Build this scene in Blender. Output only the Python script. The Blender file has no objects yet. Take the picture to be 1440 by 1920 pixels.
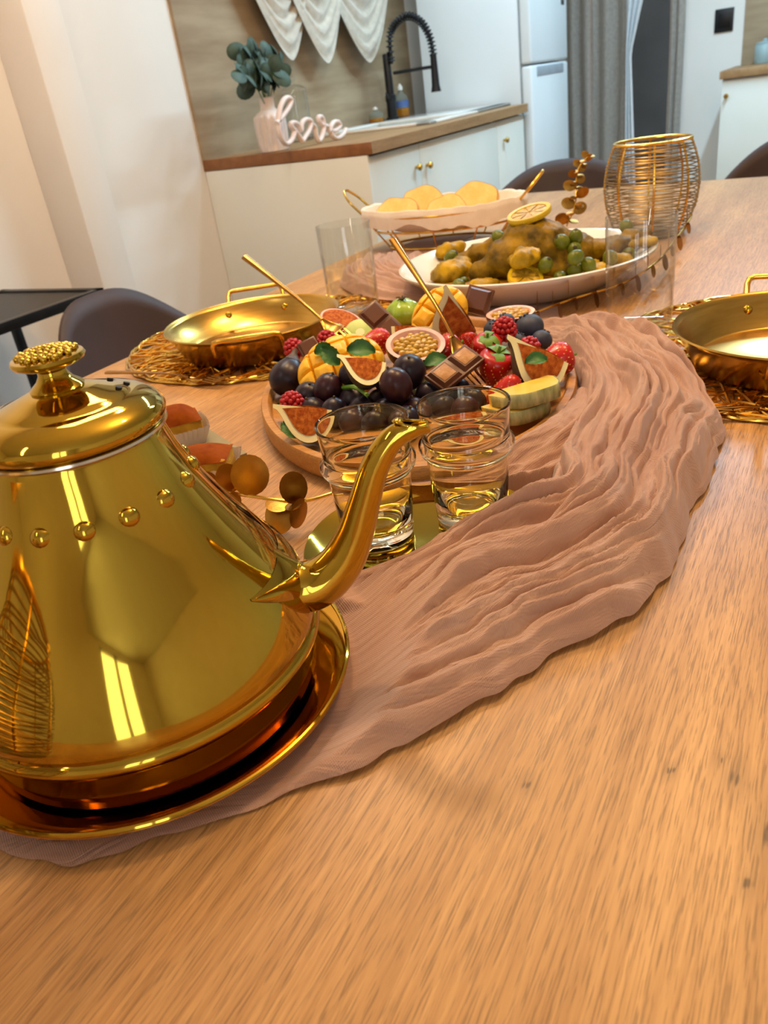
import bpy, bmesh, math, random
from mathutils import Vector, Matrix, noise
PI = math.pi
R = math.radians
random.seed(7)
S = bpy.context.scene
COL = S.collection

# ---------------------------------------------------------------- camera
# world: X runs along the left wall away from the viewer, Y to the left, Z up; floor at z = 0
CAMZ = 1.04
FPX = 1480.0
YAW, PIT, ROLL = R(31.6), R(27.9), R(-8.28)
_f = Vector((math.cos(PIT)*math.cos(YAW), math.cos(PIT)*math.sin(YAW), -math.sin(PIT)))
_r = Vector((math.sin(YAW), -math.cos(YAW), 0))
_u = _r.cross(_f)
CR = _r*math.cos(ROLL) + _u*math.sin(ROLL)
CU = -_r*math.sin(ROLL) + _u*math.cos(ROLL)
CAM = Vector((0, 0, CAMZ))
cd = bpy.data.cameras.new('camera')
cam = bpy.data.objects.new('camera', cd)
COL.objects.link(cam)
m3 = Matrix((CR, CU, -_f)).transposed()
cam.matrix_world = Matrix.Translation(CAM) @ m3.to_4x4()
cd.sensor_fit = 'VERTICAL'
cd.sensor_height = 36
cd.lens = FPX/1920*36
cd.clip_start = 0.01
cd.dof.use_dof = True
cd.dof.focus_distance = 0.52
cd.dof.aperture_fstop = 15
S.camera = cam

def ray(x, y):
    return _f + CR*((x-720)/FPX) - CU*((y-960)/FPX)
def atZ(x, y, z):
    d = ray(x, y)
    return CAM + d*((z-CAMZ)/d.z)
def atX(x, y, X):
    d = ray(x, y)
    return CAM + d*(X/d.x)
def atY(x, y, Y):
    d = ray(x, y)
    return CAM + d*(Y/d.y)
T = 0.76                                   # table top
def at(x, y, h=0.0):                       # pixel -> point at height h above the table top
    return atZ(x, y, T+h)

# ---------------------------------------------------------------- world, lamps, exposure
S.view_settings.view_transform = 'Standard'
S.view_settings.look = 'None'
S.view_settings.gamma = 1
S.view_settings.use_curve_mapping = False
S.view_settings.exposure = -0.25
w = bpy.data.worlds.new('world')
S.world = w
w.use_nodes = True
w.node_tree.nodes['Background'].inputs[0].default_value = (0.9, 0.92, 1.0, 1)
w.node_tree.nodes['Background'].inputs[1].default_value = 6.0

def point(name, loc, power, col, rad):
    l = bpy.data.lights.new(name, 'POINT')
    l.energy = power; l.color = col; l.shadow_soft_size = rad
    o = bpy.data.objects.new(name, l); o.location = loc
    COL.objects.link(o); return o
def area(name, loc, rot, sx, sy, power, col):
    l = bpy.data.lights.new(name, 'AREA')
    l.shape = 'RECTANGLE'; l.size = sx; l.size_y = sy
    l.energy = power; l.color = col
    o = bpy.data.objects.new(name, l); o.location = loc; o.rotation_euler = rot
    COL.objects.link(o); return o
WARM = (1.0, 0.63, 0.30)
COOL = (0.50, 0.79, 1.0)
point('pendant_bulb', (0.80, 0.50, 1.64), 17, WARM, 0.03)
point('ceiling_spot', (1.05, -0.14, 2.25), 36, (1.0, 0.66, 0.33), 0.06)
area('kitchen_tube', (3.9, 0.1, 2.44), (0, 0, 0), 1.3, 0.08, 64, COOL)
area('sink_tube', (2.9, 0.9, 2.44), (0, 0, 0), 0.08, 1.2, 34, COOL)
area('living_tube', (-1.2, 0.9, 2.44), (0, 0, 0), 1.4, 0.08, 8, (1.0, 0.95, 0.86))
area('dining_fill', (1.2, 1.1, 2.44), (0, 0, 0), 0.9, 0.3, 15, (1.0, 0.86, 0.74))  # unseen fill, added to raise the ambient light and brighten the left wall

# ---------------------------------------------------------------- mesh helpers
class MB:
    def __init__(s):
        s.v = []; s.f = []
    def add(s, vs, fs, M=None):
        n = len(s.v)
        s.v += [tuple(M @ Vector(p)) if M is not None else tuple(p) for p in vs]
        s.f += [tuple(i+n for i in f) for f in fs]
        return s
    def lathe(s, prof, n=48, M=None, cx=0, cy=0, sx=1, sy=1):
        vs = []; fs = []; rows = []
        for r_, z in prof:
            if r_ < 1e-7:
                rows.append([len(vs)]); vs.append((cx, cy, z))
            else:
                rows.append(list(range(len(vs), len(vs)+n)))
                vs += [(cx+r_*sx*math.cos(2*PI*i/n), cy+r_*sy*math.sin(2*PI*i/n), z) for i in range(n)]
        for a, b in zip(rows, rows[1:]):
            for i in range(n):
                j = (i+1) % n
                if len(a) == 1 and len(b) == 1: continue
                if len(a) == 1: fs.append((a[0], b[j], b[i]))
                elif len(b) == 1: fs.append((a[i], a[j], b[0]))
                else: fs.append((a[i], a[j], b[j], b[i]))
        return s.add(vs, fs, M)
    def tube(s, pts, r_, n=8, closed=False, M=None, flat=1.0, up=None):
        P = [Vector(p) for p in pts]; N = len(P)
        rr = r_ if isinstance(r_, (list, tuple)) else [r_]*N
        T_ = []
        for i in range(N):
            a = P[i-1] if (i or closed) else P[0]
            b = P[(i+1) % N] if (i < N-1 or closed) else P[-1]
            T_.append((b-a).normalized())
        nrm = Vector(up) if up else Vector((0, 0, 1))
        if abs(nrm.dot(T_[0])) > .95: nrm = Vector((1, 0, 0))
        vs = []; fs = []
        for i in range(N):
            if up: nrm = Vector(up)
            nrm = (nrm - T_[i]*nrm.dot(T_[i])).normalized()
            bi = T_[i].cross(nrm)
            for k in range(n):
                a = 2*PI*k/n
                vs.append(P[i] + bi*(rr[i]*math.cos(a)) + nrm*(rr[i]*flat*math.sin(a)))
        for i in range(N if closed else N-1):
            j = (i+1) % N
            for k in range(n):
                l = (k+1) % n
                fs.append((i*n+k, i*n+l, j*n+l, j*n+k))
        if not closed:
            fs.append(tuple(range(n-1, -1, -1))); fs.append(tuple((N-1)*n+k for k in range(n)))
        return s.add(vs, fs, M)
    def box(s, lo, hi, bev=0.0, seg=2, M=None):
        b = bmesh.new()
        bmesh.ops.create_cube(b, size=1)
        for v in b.verts:
            v.co = Vector([(lo[k]+hi[k])/2 + v.co[k]*(hi[k]-lo[k]) for k in range(3)])
        if bev > 0:
            bmesh.ops.bevel(b, geom=list(b.edges), offset=bev, segments=seg, affect='EDGES', profile=.5)
        b.verts.index_update()
        vs = [v.co.copy() for v in b.verts]; fs = [[v.index for v in f.verts] for f in b.faces]
        b.free()
        return s.add(vs, fs, M)
    def ico(s, c, rad, sub=3, M=None, fn=None):
        b = bmesh.new()
        bmesh.ops.create_icosphere(b, subdivisions=sub, radius=1)
        rad = rad if isinstance(rad, (list, tuple)) else (rad,)*3
        vs = []
        for v in b.verts:
            k = fn(v.co) if fn else 1.0
            vs.append(Vector((c[0]+v.co.x*rad[0]*k, c[1]+v.co.y*rad[1]*k, c[2]+v.co.z*rad[2]*k)))
        b.verts.index_update()
        fs = [[v.index for v in f.verts] for f in b.faces]
        b.free()
        return s.add(vs, fs, M)
    def grid(s, fn, nu, nv, cu=False, cv=False, M=None):
        vs = [fn(i/(nu if cu else nu-1), j/(nv if cv else nv-1)) for i in range(nu) for j in range(nv)]
        fs = []
        for i in range(nu if cu else nu-1):
            for j in range(nv if cv else nv-1):
                a, b = (i+1) % nu, (j+1) % nv
                fs.append((i*nv+j, a*nv+j, a*nv+b, i*nv+b))
        return s.add(vs, fs, M)
    def poly(s, pts, z0, z1, M=None):           # prism of a 2D outline
        n = len(pts)
        vs = [(x, y, z0) for x, y in pts]+[(x, y, z1) for x, y in pts]
        fs = [tuple(range(n-1, -1, -1)), tuple(range(n, 2*n))]+[(i, (i+1) % n, n+(i+1) % n, n+i) for i in range(n)]
        return s.add(vs, fs, M)
    def mesh(s, name, mat=None, sharp=40):
        me = bpy.data.meshes.new(name)
        me.from_pydata([tuple(v) for v in s.v], [], s.f)
        me.update()
        b = bmesh.new(); b.from_mesh(me)
        bmesh.ops.recalc_face_normals(b, faces=b.faces)
        b.to_mesh(me); b.free()
        me.shade_smooth()
        me.set_sharp_from_angle(angle=R(sharp))
        if mat: me.materials.append(mat)
        return me
    def build(s, name, mat, parent=None, loc=None, rot=None, sharp=40, label=None):
        o = bpy.data.objects.new(name, s.mesh(name, mat, sharp))
        COL.objects.link(o)
        if parent: o.parent = parent
        if loc is not None: o.location = loc
        if rot is not None: o.rotation_euler = rot
        if label: o['label'] = label
        return o

def tag(o, label, cat, group=None):
    o['label'] = label; o['category'] = cat
    if group: o['group'] = group
    return o
def thing(name, label, cat, loc=(0, 0, 0), rz=0, group=None, rot=None):
    o = bpy.data.objects.new(name, None)
    o.empty_display_size = .02
    COL.objects.link(o)
    o.location = loc
    o.rotation_euler = rot if rot else (0, 0, rz)
    return tag(o, label, cat, group)
def struct(o):
    o['kind'] = 'structure'; return o
def stuff(o):
    o['kind'] = 'stuff'; return o
def inst(name, me, parent, loc=(0, 0, 0), rot=(0, 0, 0), sc=1.0, mw=None):
    o = bpy.data.objects.new(name, me)
    COL.objects.link(o)
    o.parent = parent
    if mw is not None: o.matrix_local = mw
    else:
        o.location = loc; o.rotation_euler = rot
        o.scale = (sc,)*3 if not isinstance(sc, tuple) else sc
    return o
def ns(x, y, z=0.0):
    return noise.noise(Vector((x, y, z)))
def basis(zdir, xdir=(1, 0, 0), loc=(0, 0, 0)):     # matrix with local z along zdir
    z = Vector(zdir).normalized(); x = Vector(xdir)
    x = (x - z*x.dot(z)).normalized(); y = z.cross(x)
    return Matrix.Translation(Vector(loc)) @ Matrix((x, y, z)).transposed().to_4x4()
def spline(pts, n):                                  # Catmull-Rom through pts
    P = [Vector(p) for p in pts]
    P = [P[0]*2-P[1]] + P + [P[-1]*2-P[-2]]
    out = []
    m = len(P)-3
    for k in range(n):
        t = k/(n-1)*m; i = min(int(t), m-1); t -= i
        a, b, c, d = P[i:i+4]
        out.append(.5*((2*b)+(c-a)*t+(2*a-5*b+4*c-d)*t*t+(3*b-a-3*c+d)*t**3))
    return out

# ---------------------------------------------------------------- materials
def L(c):                                            # sRGB 0-255 -> linear
    return tuple(((x/255+.055)/1.055)**2.4 if x/255 > .04045 else x/255/12.92 for x in c) + (1,)
def nodes(name):
    m = bpy.data.materials.new(name); m.use_nodes = True
    nt = m.node_tree
    return m, nt, nt.nodes['Principled BSDF']
def pm(name, col, col2=None, scale=20, rough=.5, metal=0, bump=0, bscale=None, stretch=(1, 1, 1), spec=.5,
       trans=0, ior=1.45, sss=0, sheen=0, coat=0, detail=4, aniso=0, emit=0, lo=.35, hi=.65, alpha=1):
    m, nt, b = nodes(name)
    N, K = nt.nodes, nt.links
    tc = N.new('ShaderNodeTexCoord'); mp = N.new('ShaderNodeMapping')
    mp.inputs['Scale'].default_value = stretch
    K.new(tc.outputs['Object'], mp.inputs[0])
    nz = N.new('ShaderNodeTexNoise'); nz.inputs['Scale'].default_value = scale; nz.inputs['Detail'].default_value = detail
    K.new(mp.outputs[0], nz.inputs['Vector'])
    rp = N.new('ShaderNodeValToRGB')
    rp.color_ramp.elements[0].position = lo; rp.color_ramp.elements[1].position = hi
    rp.color_ramp.elements[0].color = L(col)
    c2 = col2 or tuple(min(255, x*1.06) for x in col)
    rp.color_ramp.elements[1].color = L(c2)
    K.new(nz.outputs['Fac'], rp.inputs[0]); K.new(rp.outputs[0], b.inputs['Base Color'])
    b.inputs['Roughness'].default_value = rough; b.inputs['Metallic'].default_value = metal
    b.inputs['Specular IOR Level'].default_value = spec
    b.inputs['Transmission Weight'].default_value = trans; b.inputs['IOR'].default_value = ior
    b.inputs['Subsurface Weight'].default_value = sss
    if sss: b.inputs['Subsurface Radius'].default_value = (.6, .3, .15); b.inputs['Subsurface Scale'].default_value = .006
    b.inputs['Sheen Weight'].default_value = sheen
    b.inputs['Coat Weight'].default_value = coat
    b.inputs['Alpha'].default_value = alpha
    if aniso: b.inputs['Anisotropic'].default_value = aniso
    if emit:
        K.new(rp.outputs[0], b.inputs['Emission Color']); b.inputs['Emission Strength'].default_value = emit
    if bump:
        bn = N.new('ShaderNodeTexNoise'); bn.inputs['Scale'].default_value = bscale or scale; bn.inputs['Detail'].default_value = 5
        K.new(mp.outputs[0], bn.inputs['Vector'])
        bp = N.new('ShaderNodeBump'); bp.inputs['Strength'].default_value = bump; bp.inputs['Distance'].default_value = .002
        K.new(bn.outputs['Fac'], bp.inputs['Height']); K.new(bp.outputs[0], b.inputs['Normal'])
    return m
def oak(name, dark, light, grain=1.0, knots=True, rough=.42, axis=0):
    m, nt, b = nodes(name)
    N, K = nt.nodes, nt.links
    tc = N.new('ShaderNodeTexCoord')
    def mapped(sc):
        mp = N.new('ShaderNodeMapping'); mp.inputs['Scale'].default_value = sc if axis == 0 else (sc[1], sc[0], sc[2])
        K.new(tc.outputs['Object'], mp.inputs[0]); return mp
    warp = N.new('ShaderNodeTexNoise'); warp.inputs['Scale'].default_value = 2.3; K.new(mapped((1, 2, 1)).outputs[0], warp.inputs['Vector'])
    def nzt(sc, scale, det=3, dist=0):
        n_ = N.new('ShaderNodeTexNoise'); n_.inputs['Scale'].default_value = scale; n_.inputs['Detail'].default_value = det
        n_.inputs['Distortion'].default_value = dist
        K.new(mapped(sc).outputs[0], n_.inputs['Vector']); return n_
    broad = nzt((.5, 5, 5), 4*grain, 4, .6)
    fine = nzt((1, 30, 30), 16*grain, 4, .2)
    pore = nzt((1, 24, 24), 60*grain, 2, .2)
    r1 = N.new('ShaderNodeValToRGB'); r1.color_ramp.elements[0].color = L(dark); r1.color_ramp.elements[1].color = L(light)
    r1.color_ramp.elements[0].position = .36; r1.color_ramp.elements[1].position = .64
    mixf = N.new('ShaderNodeMath'); mixf.operation = 'MULTIPLY_ADD'; mixf.inputs[1].default_value = .45
    K.new(fine.outputs['Fac'], mixf.inputs[0])
    sc_ = N.new('ShaderNodeMath'); sc_.operation = 'MULTIPLY'; sc_.inputs[1].default_value = .55; K.new(broad.outputs['Fac'], sc_.inputs[0])
    K.new(sc_.outputs[0], mixf.inputs[2]); K.new(mixf.outputs[0], r1.inputs[0])
    rpore = N.new('ShaderNodeValToRGB'); rpore.color_ramp.elements[0].position = .52; rpore.color_ramp.elements[1].position = .63
    K.new(pore.outputs['Fac'], rpore.inputs[0])
    rp2 = N.new('ShaderNodeMath'); rp2.operation = 'MULTIPLY'; rp2.inputs[1].default_value = .46; K.new(rpore.outputs[0], rp2.inputs[0])
    mx = N.new('ShaderNodeMix'); mx.data_type = 'RGBA'; mx.blend_type = 'MIX'
    K.new(rp2.outputs[0], mx.inputs['Factor']); K.new(r1.outputs[0], mx.inputs['A'])
    mx.inputs['B'].default_value = L(tuple(c*.52 for c in dark))
    last = mx
    if knots:
        tot = None
        for kx, ky, kr_ in knots:                         # knots in the veneer, local x, y and radius
            mp = N.new('ShaderNodeMapping'); mp.vector_type = 'POINT'
            mp.inputs['Scale'].default_value = (.55/kr_, 1/kr_, 0); mp.inputs['Location'].default_value = (-kx*.55/kr_, -ky/kr_, 0)
            ws = N.new('ShaderNodeMixRGB'); ws.blend_type = 'ADD'; ws.inputs[0].default_value = .01
            K.new(tc.outputs['Object'], ws.inputs[1]); K.new(fine.outputs['Color'], ws.inputs[2])
            K.new(ws.outputs[0], mp.inputs[0])
            ln = N.new('ShaderNodeVectorMath'); ln.operation = 'LENGTH'; K.new(mp.outputs[0], ln.inputs[0])
            kr = N.new('ShaderNodeValToRGB'); kr.color_ramp.elements[0].position = .12; kr.color_ramp.elements[1].position = 1.0
            kr.color_ramp.elements[0].color = (1, 1, 1, 1); kr.color_ramp.elements[1].color = (0, 0, 0, 1)
            e2 = kr.color_ramp.elements.new(.26); e2.color = (.28, .28, .28, 1)
            K.new(ln.outputs['Value'], kr.inputs[0])
            if tot is None: tot = kr
            else:
                mm = N.new('ShaderNodeMath'); mm.operation = 'MAXIMUM'; K.new(tot.outputs[0], mm.inputs[0]); K.new(kr.outputs[0], mm.inputs[1]); tot = mm
        km = N.new('ShaderNodeMath'); km.operation = 'MULTIPLY'; km.inputs[1].default_value = .8; K.new(tot.outputs[0], km.inputs[0])
        mk = N.new('ShaderNodeMix'); mk.data_type = 'RGBA'
        K.new(km.outputs[0], mk.inputs['Factor']); K.new(mx.outputs['Result'], mk.inputs['A']); mk.inputs['B'].default_value = L(tuple(c*.45 for c in dark))
        last = mk
    K.new(last.outputs['Result'], b.inputs['Base Color'])
    b.inputs['Roughness'].default_value = rough
    bp = N.new('ShaderNodeBump'); bp.inputs['Strength'].default_value = .12; bp.inputs['Distance'].default_value = .001; bp.invert = True
    K.new(rpore.outputs[0], bp.inputs['Height']); K.new(bp.outputs[0], b.inputs['Normal'])
    return m
def thin_glass(name, rough=.02):
    m, nt, b = nodes(name)
    N, K = nt.nodes, nt.links
    t_ = N.new('ShaderNodeBsdfTransparent'); t_.inputs[0].default_value = (.975, .985, .98, 1)
    g_ = N.new('ShaderNodeBsdfGlossy'); g_.inputs['Roughness'].default_value = rough
    lw = N.new('ShaderNodeLayerWeight'); lw.inputs['Blend'].default_value = .5
    pw = N.new('ShaderNodeMath'); pw.operation = 'POWER'; pw.inputs[1].default_value = 4.0; K.new(lw.outputs['Facing'], pw.inputs[0])
    f_ = N.new('ShaderNodeMath'); f_.operation = 'MULTIPLY_ADD'; f_.inputs[1].default_value = .90; f_.inputs[2].default_value = .07; K.new(pw.outputs[0], f_.inputs[0])
    x_ = N.new('ShaderNodeMixShader')
    K.new(f_.outputs[0], x_.inputs[0]); K.new(t_.outputs[0], x_.inputs[1]); K.new(g_.outputs[0], x_.inputs[2])
    K.new(x_.outputs[0], N['Material Output'].inputs[0])
    return m
def glass(name, col=(1, 1, 1), rough=0.0, ior=1.46):
    m, nt, b = nodes(name)
    b.inputs['Base Color'].default_value = (*col, 1); b.inputs['Roughness'].default_value = rough
    b.inputs['Transmission Weight'].default_value = 1; b.inputs['IOR'].default_value = ior
    return m

M = {}
TX0, TX1, TY0, TY1 = -.34, 2.09, -.22, .85           # dining table outline
KN = [(at(x, y)-Vector(((TX0+TX1)/2, (TY0+TY1)/2, 0)), r_) for x, y, r_ in ((1361, 1441, .010), (1376, 1626, .007), (975, 1452, .006), (1425, 1540, .016), (1090, 470, .02), (1330, 1405, .005), (1240, 1425, .005))]
M['oak'] = oak('table_oak', (166, 118, 66), (210, 160, 100), knots=[(p.x, p.y, r_) for p, r_ in KN])
M['brass'] = pm('polished_brass', (198, 163, 60), (188, 152, 52), 6, rough=.06, metal=1, bump=.02, bscale=14)
M['brass_tray'] = pm('amber_brass', (196, 146, 48), (204, 154, 56), 5, rough=.09, metal=1)
M['steel'] = pm('steel_ring', (205, 196, 176), rough=.16, metal=1)
M['pan'] = pm('brushed_gold', (206, 166, 84), (194, 152, 70), 30, rough=.24, metal=1, aniso=.75, stretch=(1, 1, 8))
_tn = M['pan'].node_tree.nodes.new('ShaderNodeTangent'); _tn.direction_type = 'RADIAL'; _tn.axis = 'Z'
M['pan'].node_tree.links.new(_tn.outputs[0], M['pan'].node_tree.nodes['Principled BSDF'].inputs['Tangent'])
M['wire'] = pm('gold_wire', (240, 196, 96), (222, 170, 66), 60, rough=.24, metal=1)
M['wire_matte'] = pm('old_gold_wire', (168, 144, 98), (142, 118, 74), 40, rough=.34, metal=1)
M['leafgold'] = pm('gold_leaf_foil', (176, 132, 58), (148, 104, 40), 40, rough=.34, metal=1, bump=.2, bscale=90)
M['cutlery'] = pm('antique_gold', (176, 130, 66), (150, 106, 50), 20, rough=.24, metal=1)
M['board'] = oak('acacia_board', (164, 108, 44), (204, 146, 70), 1.6, knots=False, rough=.5, axis=1)
M['glass'] = glass('clear_glass', (1, .955, .80))
M['thin'] = thin_glass('thin_clear_glass')
M['white'] = pm('white_glaze', (236, 232, 224), (228, 222, 212), 10, rough=.18, coat=.5)
M['wall'] = pm('warm_white_paint', (236, 230, 222), (232, 225, 216), 3, rough=.9, bump=.05, bscale=200)
M['ceil'] = pm('ceiling_paint', (232, 230, 224), (228, 225, 218), 3, rough=.95)
M['floor'] = oak('floor_boards', (120, 96, 76), (150, 124, 100), .6, knots=False, rough=.5)
M['cab'] = pm('white_cabinet', (226, 224, 212), (230, 228, 218), 4, rough=.45)
M['splash'] = pm('wood_look_panel', (146, 122, 92), (170, 148, 118), 3, rough=.55, stretch=(1, 1, 7), detail=8)
M['work'] = oak('butcher_block', (150, 108, 64), (184, 142, 96), 1.5, knots=False, rough=.5)
M['workend'] = oak('butcher_block_end', (126, 76, 36), (160, 104, 56), 1.5, knots=False, rough=.5)
M['black'] = pm('black_metal', (22, 22, 24), (30, 30, 32), 30, rough=.38, metal=.3)
M['fridge'] = pm('white_enamel', (222, 228, 230), (226, 231, 233), 4, rough=.3)
M['drape'] = pm('linen_drape', (150, 142, 132), (164, 156, 146), 60, rough=.95, sheen=.3, bump=.2, bscale=400)
M['sheer'] = pm('sheer_voile', (188, 176, 158), (204, 192, 174), 40, rough=.9, sheen=.4)
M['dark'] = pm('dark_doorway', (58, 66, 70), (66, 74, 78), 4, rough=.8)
M['chair'] = pm('brown_moulded_shell', (58, 40, 34), (66, 46, 40), 8, rough=.55)
M['chairleg'] = pm('dark_metal_leg', (28, 26, 26), rough=.4, metal=.6)
M['knob'] = pm('brass_knob', (196, 160, 84), rough=.25, metal=1)

# ---------------------------------------------------------------- room shell
WY = 1.92                                            # left wall
WX = 5.40                                            # far wall
struct(MB().box((-2.4, -2.8, -.05), (6.4, WY+.1, 0)).build('floor', M['floor']))
struct(MB().box((-2.4, -2.8, 2.5), (6.4, WY+.1, 2.56)).build('ceiling', M['ceil']))
struct(MB().box((-2.4, WY, 0), (6.4, WY+.1, 2.5)).build('wall_left', M['wall']))
struct(MB().box((-2.4, -2.8, 0), (6.4, -2.7, 2.5)).build('wall_right', M['wall']))
NY0, NY1, NZ0, NZ1 = -1.95, -.85, .08, 2.42           # tall window behind the viewer
wn = MB()
wn.box((-2.5, -2.8, 0), (-2.4, NY0, 2.5)).box((-2.5, NY1, 0), (-2.4, WY+.1, 2.5)).box((-2.5, NY0, 0), (-2.4, NY1, NZ0)).box((-2.5, NY0, NZ1), (-2.4, NY1, 2.5))
struct(wn.build('wall_near', M['wall']))
wi = struct(MB().box((-2.47, NY0, NZ0), (-2.43, NY0+.06, NZ1)).box((-2.47, NY1-.06, NZ0), (-2.43, NY1, NZ1)).box((-2.47, NY0, NZ0), (-2.43, NY1, NZ0+.06)).box((-2.47, NY0, NZ1-.06), (-2.43, NY1, NZ1)).box((-2.47, (NY0+NY1)/2-.05, NZ0), (-2.43, (NY0+NY1)/2+.05, NZ1)).build('window_1', M['fridge']))
for y0, y1 in ((NY0+.06, (NY0+NY1)/2-.05), ((NY0+NY1)/2+.05, NY1-.06)):
    MB().box((-2.452, y0, NZ0+.06), (-2.448, y1, NZ1-.06)).build('pane', M['thin'], wi)
# far wall with a doorway behind the drapes
DY0, DY1 = .90, 1.70
wf = MB()
wf.box((WX, DY1, 0), (WX+.1, WY, 2.5)).box((WX, -2.7, 0), (WX+.1, DY0, 2.5)).box((WX, DY0, 2.1), (WX+.1, DY1, 2.5))
struct(wf.build('wall_far', M['wall']))
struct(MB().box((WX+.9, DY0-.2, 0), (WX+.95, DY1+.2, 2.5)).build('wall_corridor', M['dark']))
# shallow pilaster on the left wall
struct(MB().box((1.60, WY-.13, 0), (1.72, WY, 2.5), .004).build('trim_1', M['wall']))

# ---------------------------------------------------------------- dining table
tb = thing('dining_table', 'long oak veneer dining table laid with gold ware and a pink runner', 'table', ((TX0+TX1)/2, (TY0+TY1)/2, 0))
hx, hy = (TX1-TX0)/2, (TY1-TY0)/2
MB().box((-hx, -hy, T-.035), (hx, hy, T), .003).build('tabletop', M['oak'], tb)
for sx in (-1, 1):
    for sy in (-1, 1):
        MB().box((sx*(hx-.09)-.03, sy*(hy-.09)-.03, 0), (sx*(hx-.09)+.03, sy*(hy-.09)+.03, T-.035), .004).build('leg', M['black'], tb)
MB().box((-hx+.1, -hy+.1, T-.09), (hx-.1, hy-.1, T-.035)).build('apron', M['black'], tb)
#@@NEXT

# ---------------------------------------------------------------- teapot on its tray
PC = Vector((.228, .303, T))
tray = thing('round_tray', 'round amber brass tray with turned-up rim under the teapot', 'tray', PC)
TZ = .006                                            # the runner lies under the tray
MB().lathe([(0, TZ), (.0875, TZ), (.0905, TZ+.001), (.100, TZ+.006), (.106, TZ+.009), (.1085, TZ+.0095), (.109, TZ+.0075), (.106, TZ+.0065), (.100, TZ+.0035), (.090, TZ-.002), (0, TZ-.002)], 96).build('tray_dish', M['brass_tray'], tray)
MB().tube([(.108*math.cos(a*PI/48), .108*math.sin(a*PI/48), TZ+.009) for a in range(96)], .0013, 8, closed=True).build('rolled_rim', M['brass'], tray)

pot = thing('teapot', 'polished brass teapot with long curved spout and domed lid', 'teapot', PC+Vector((0, 0, TZ+.0005)))
pot.scale = (1, 1, .965)
prof = [(0, 0), (.0855, 0), (.0885, .0025), (.0912, .014), (.0928, .025), (.0935, .027), (.0955, .0285), (.0962, .031), (.0955, .0335), (.0935, .035), (.0938, .037), (.0945, .039),
        (.0935, .043), (.0905, .053), (.086, .064), (.0795, .077), (.0715, .090), (.063, .1035), (.0555, .117), (.049, .130), (.0445, .142), (.0417, .152), (.041, .156), (.0405, .1565), (0, .1565)]
body = MB().lathe(prof, 128).build('body', M['brass'], pot)
MB().lathe([(.0405, .1555), (.0432, .1558), (.0440, .1568), (.0438, .1580), (.042, .1585), (.040, .158)], 96).build('neck_ring', M['steel'], pot)
SD = R(-58)                                          # spout heading
# ring of dimples round the shoulder
dm = MB().lathe([(0, .0027), (.0024, .0023), (.0042, .0010), (.0050, -.0008)], 16).mesh('boss', M['brass'])
for k in range(16):
    a = SD + 2*PI*k/16 + .2
    dr = Vector((math.cos(a), math.sin(a), .42)).normalized()
    inst('boss', dm, body, mw=basis(dr, (0, 0, 1), (.0497*math.cos(a), .0497*math.sin(a), .1285)))
lid = MB().lathe([(0, .1575), (.0405, .158), (.0425, .1585), (.0443, .1605), (.0447, .163), (.0440, .1655), (.0415, .1685), (.037, .1713), (.0315, .1732), (.0295, .1735), (.0285, .1742), (.0235, .1758), (.017, .1785), (.0125, .1800), (0, .1812)], 96).build('lid', M['brass'], pot)
hole = MB().lathe([(0, .0006), (.0015, .0006), (.0016, -.001), (0, -.001)], 14).mesh('vent_hole', M['black'])
for k, (a, r_) in enumerate(((SD+.80, .0262), (SD+.45, .0300), (SD+.10, .0262))):
    dr = Vector((math.cos(a)*.45, math.sin(a)*.45, 1)).normalized()
    inst('vent_hole', hole, lid, mw=basis(dr, (1, 0, 0), (r_*math.cos(a), r_*math.sin(a), .1752 if r_ < .029 else .1737)))
kn = MB().lathe([(0, .179), (.0118, .1800), (.0122, .1810), (.0110, .1822), (.0082, .1845), (.0064, .1875), (.0062, .1890), (.0078, .1908), (.0125, .1916), (.0156, .1930), (.0165, .1945), (.0158, .1960), (.0135, .1966), (0, .1970)], 64).build('knob', M['brass'], lid)
orn = MB()
for k in range(64):
    q = k*2.39996; rr = .0132*math.sqrt(k/64)
    orn.ico((rr*math.cos(q), rr*math.sin(q), .1970+.0026*(1-rr/.0135)), (.0018, .0016, .0016), 2)
orn.build('knob_rosette', M['brass'], lid)
# spout: tapered swan neck in the vertical plane of heading SD
sd = Vector((math.cos(SD), math.sin(SD), 0))
def sp(s, z): return sd*s + Vector((0, 0, z-TZ))
cl = [(.066, .075), (.078, .0625), (.088, .0565), (.1005, .0585), (.1130, .0690), (.1225, .0850), (.1300, .1040), (.1375, .1220), (.1470, .1350), (.1580, .1400), (.1660, .1412)]
rad = [.0150, .0155, .0150, .0138, .0118, .0096, .0082, .0072, .0064, .0055, .0050]
C1 = spline([sp(*p) for p in cl], 64)
def lerp_list(v, n):
    out = []
    for k in range(n):
        t = k/(n-1)*(len(v)-1); i = min(int(t), len(v)-2); out.append(v[i]+(v[i+1]-v[i])*(t-i))
    return out
RR = lerp_list(rad, 64)
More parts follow.
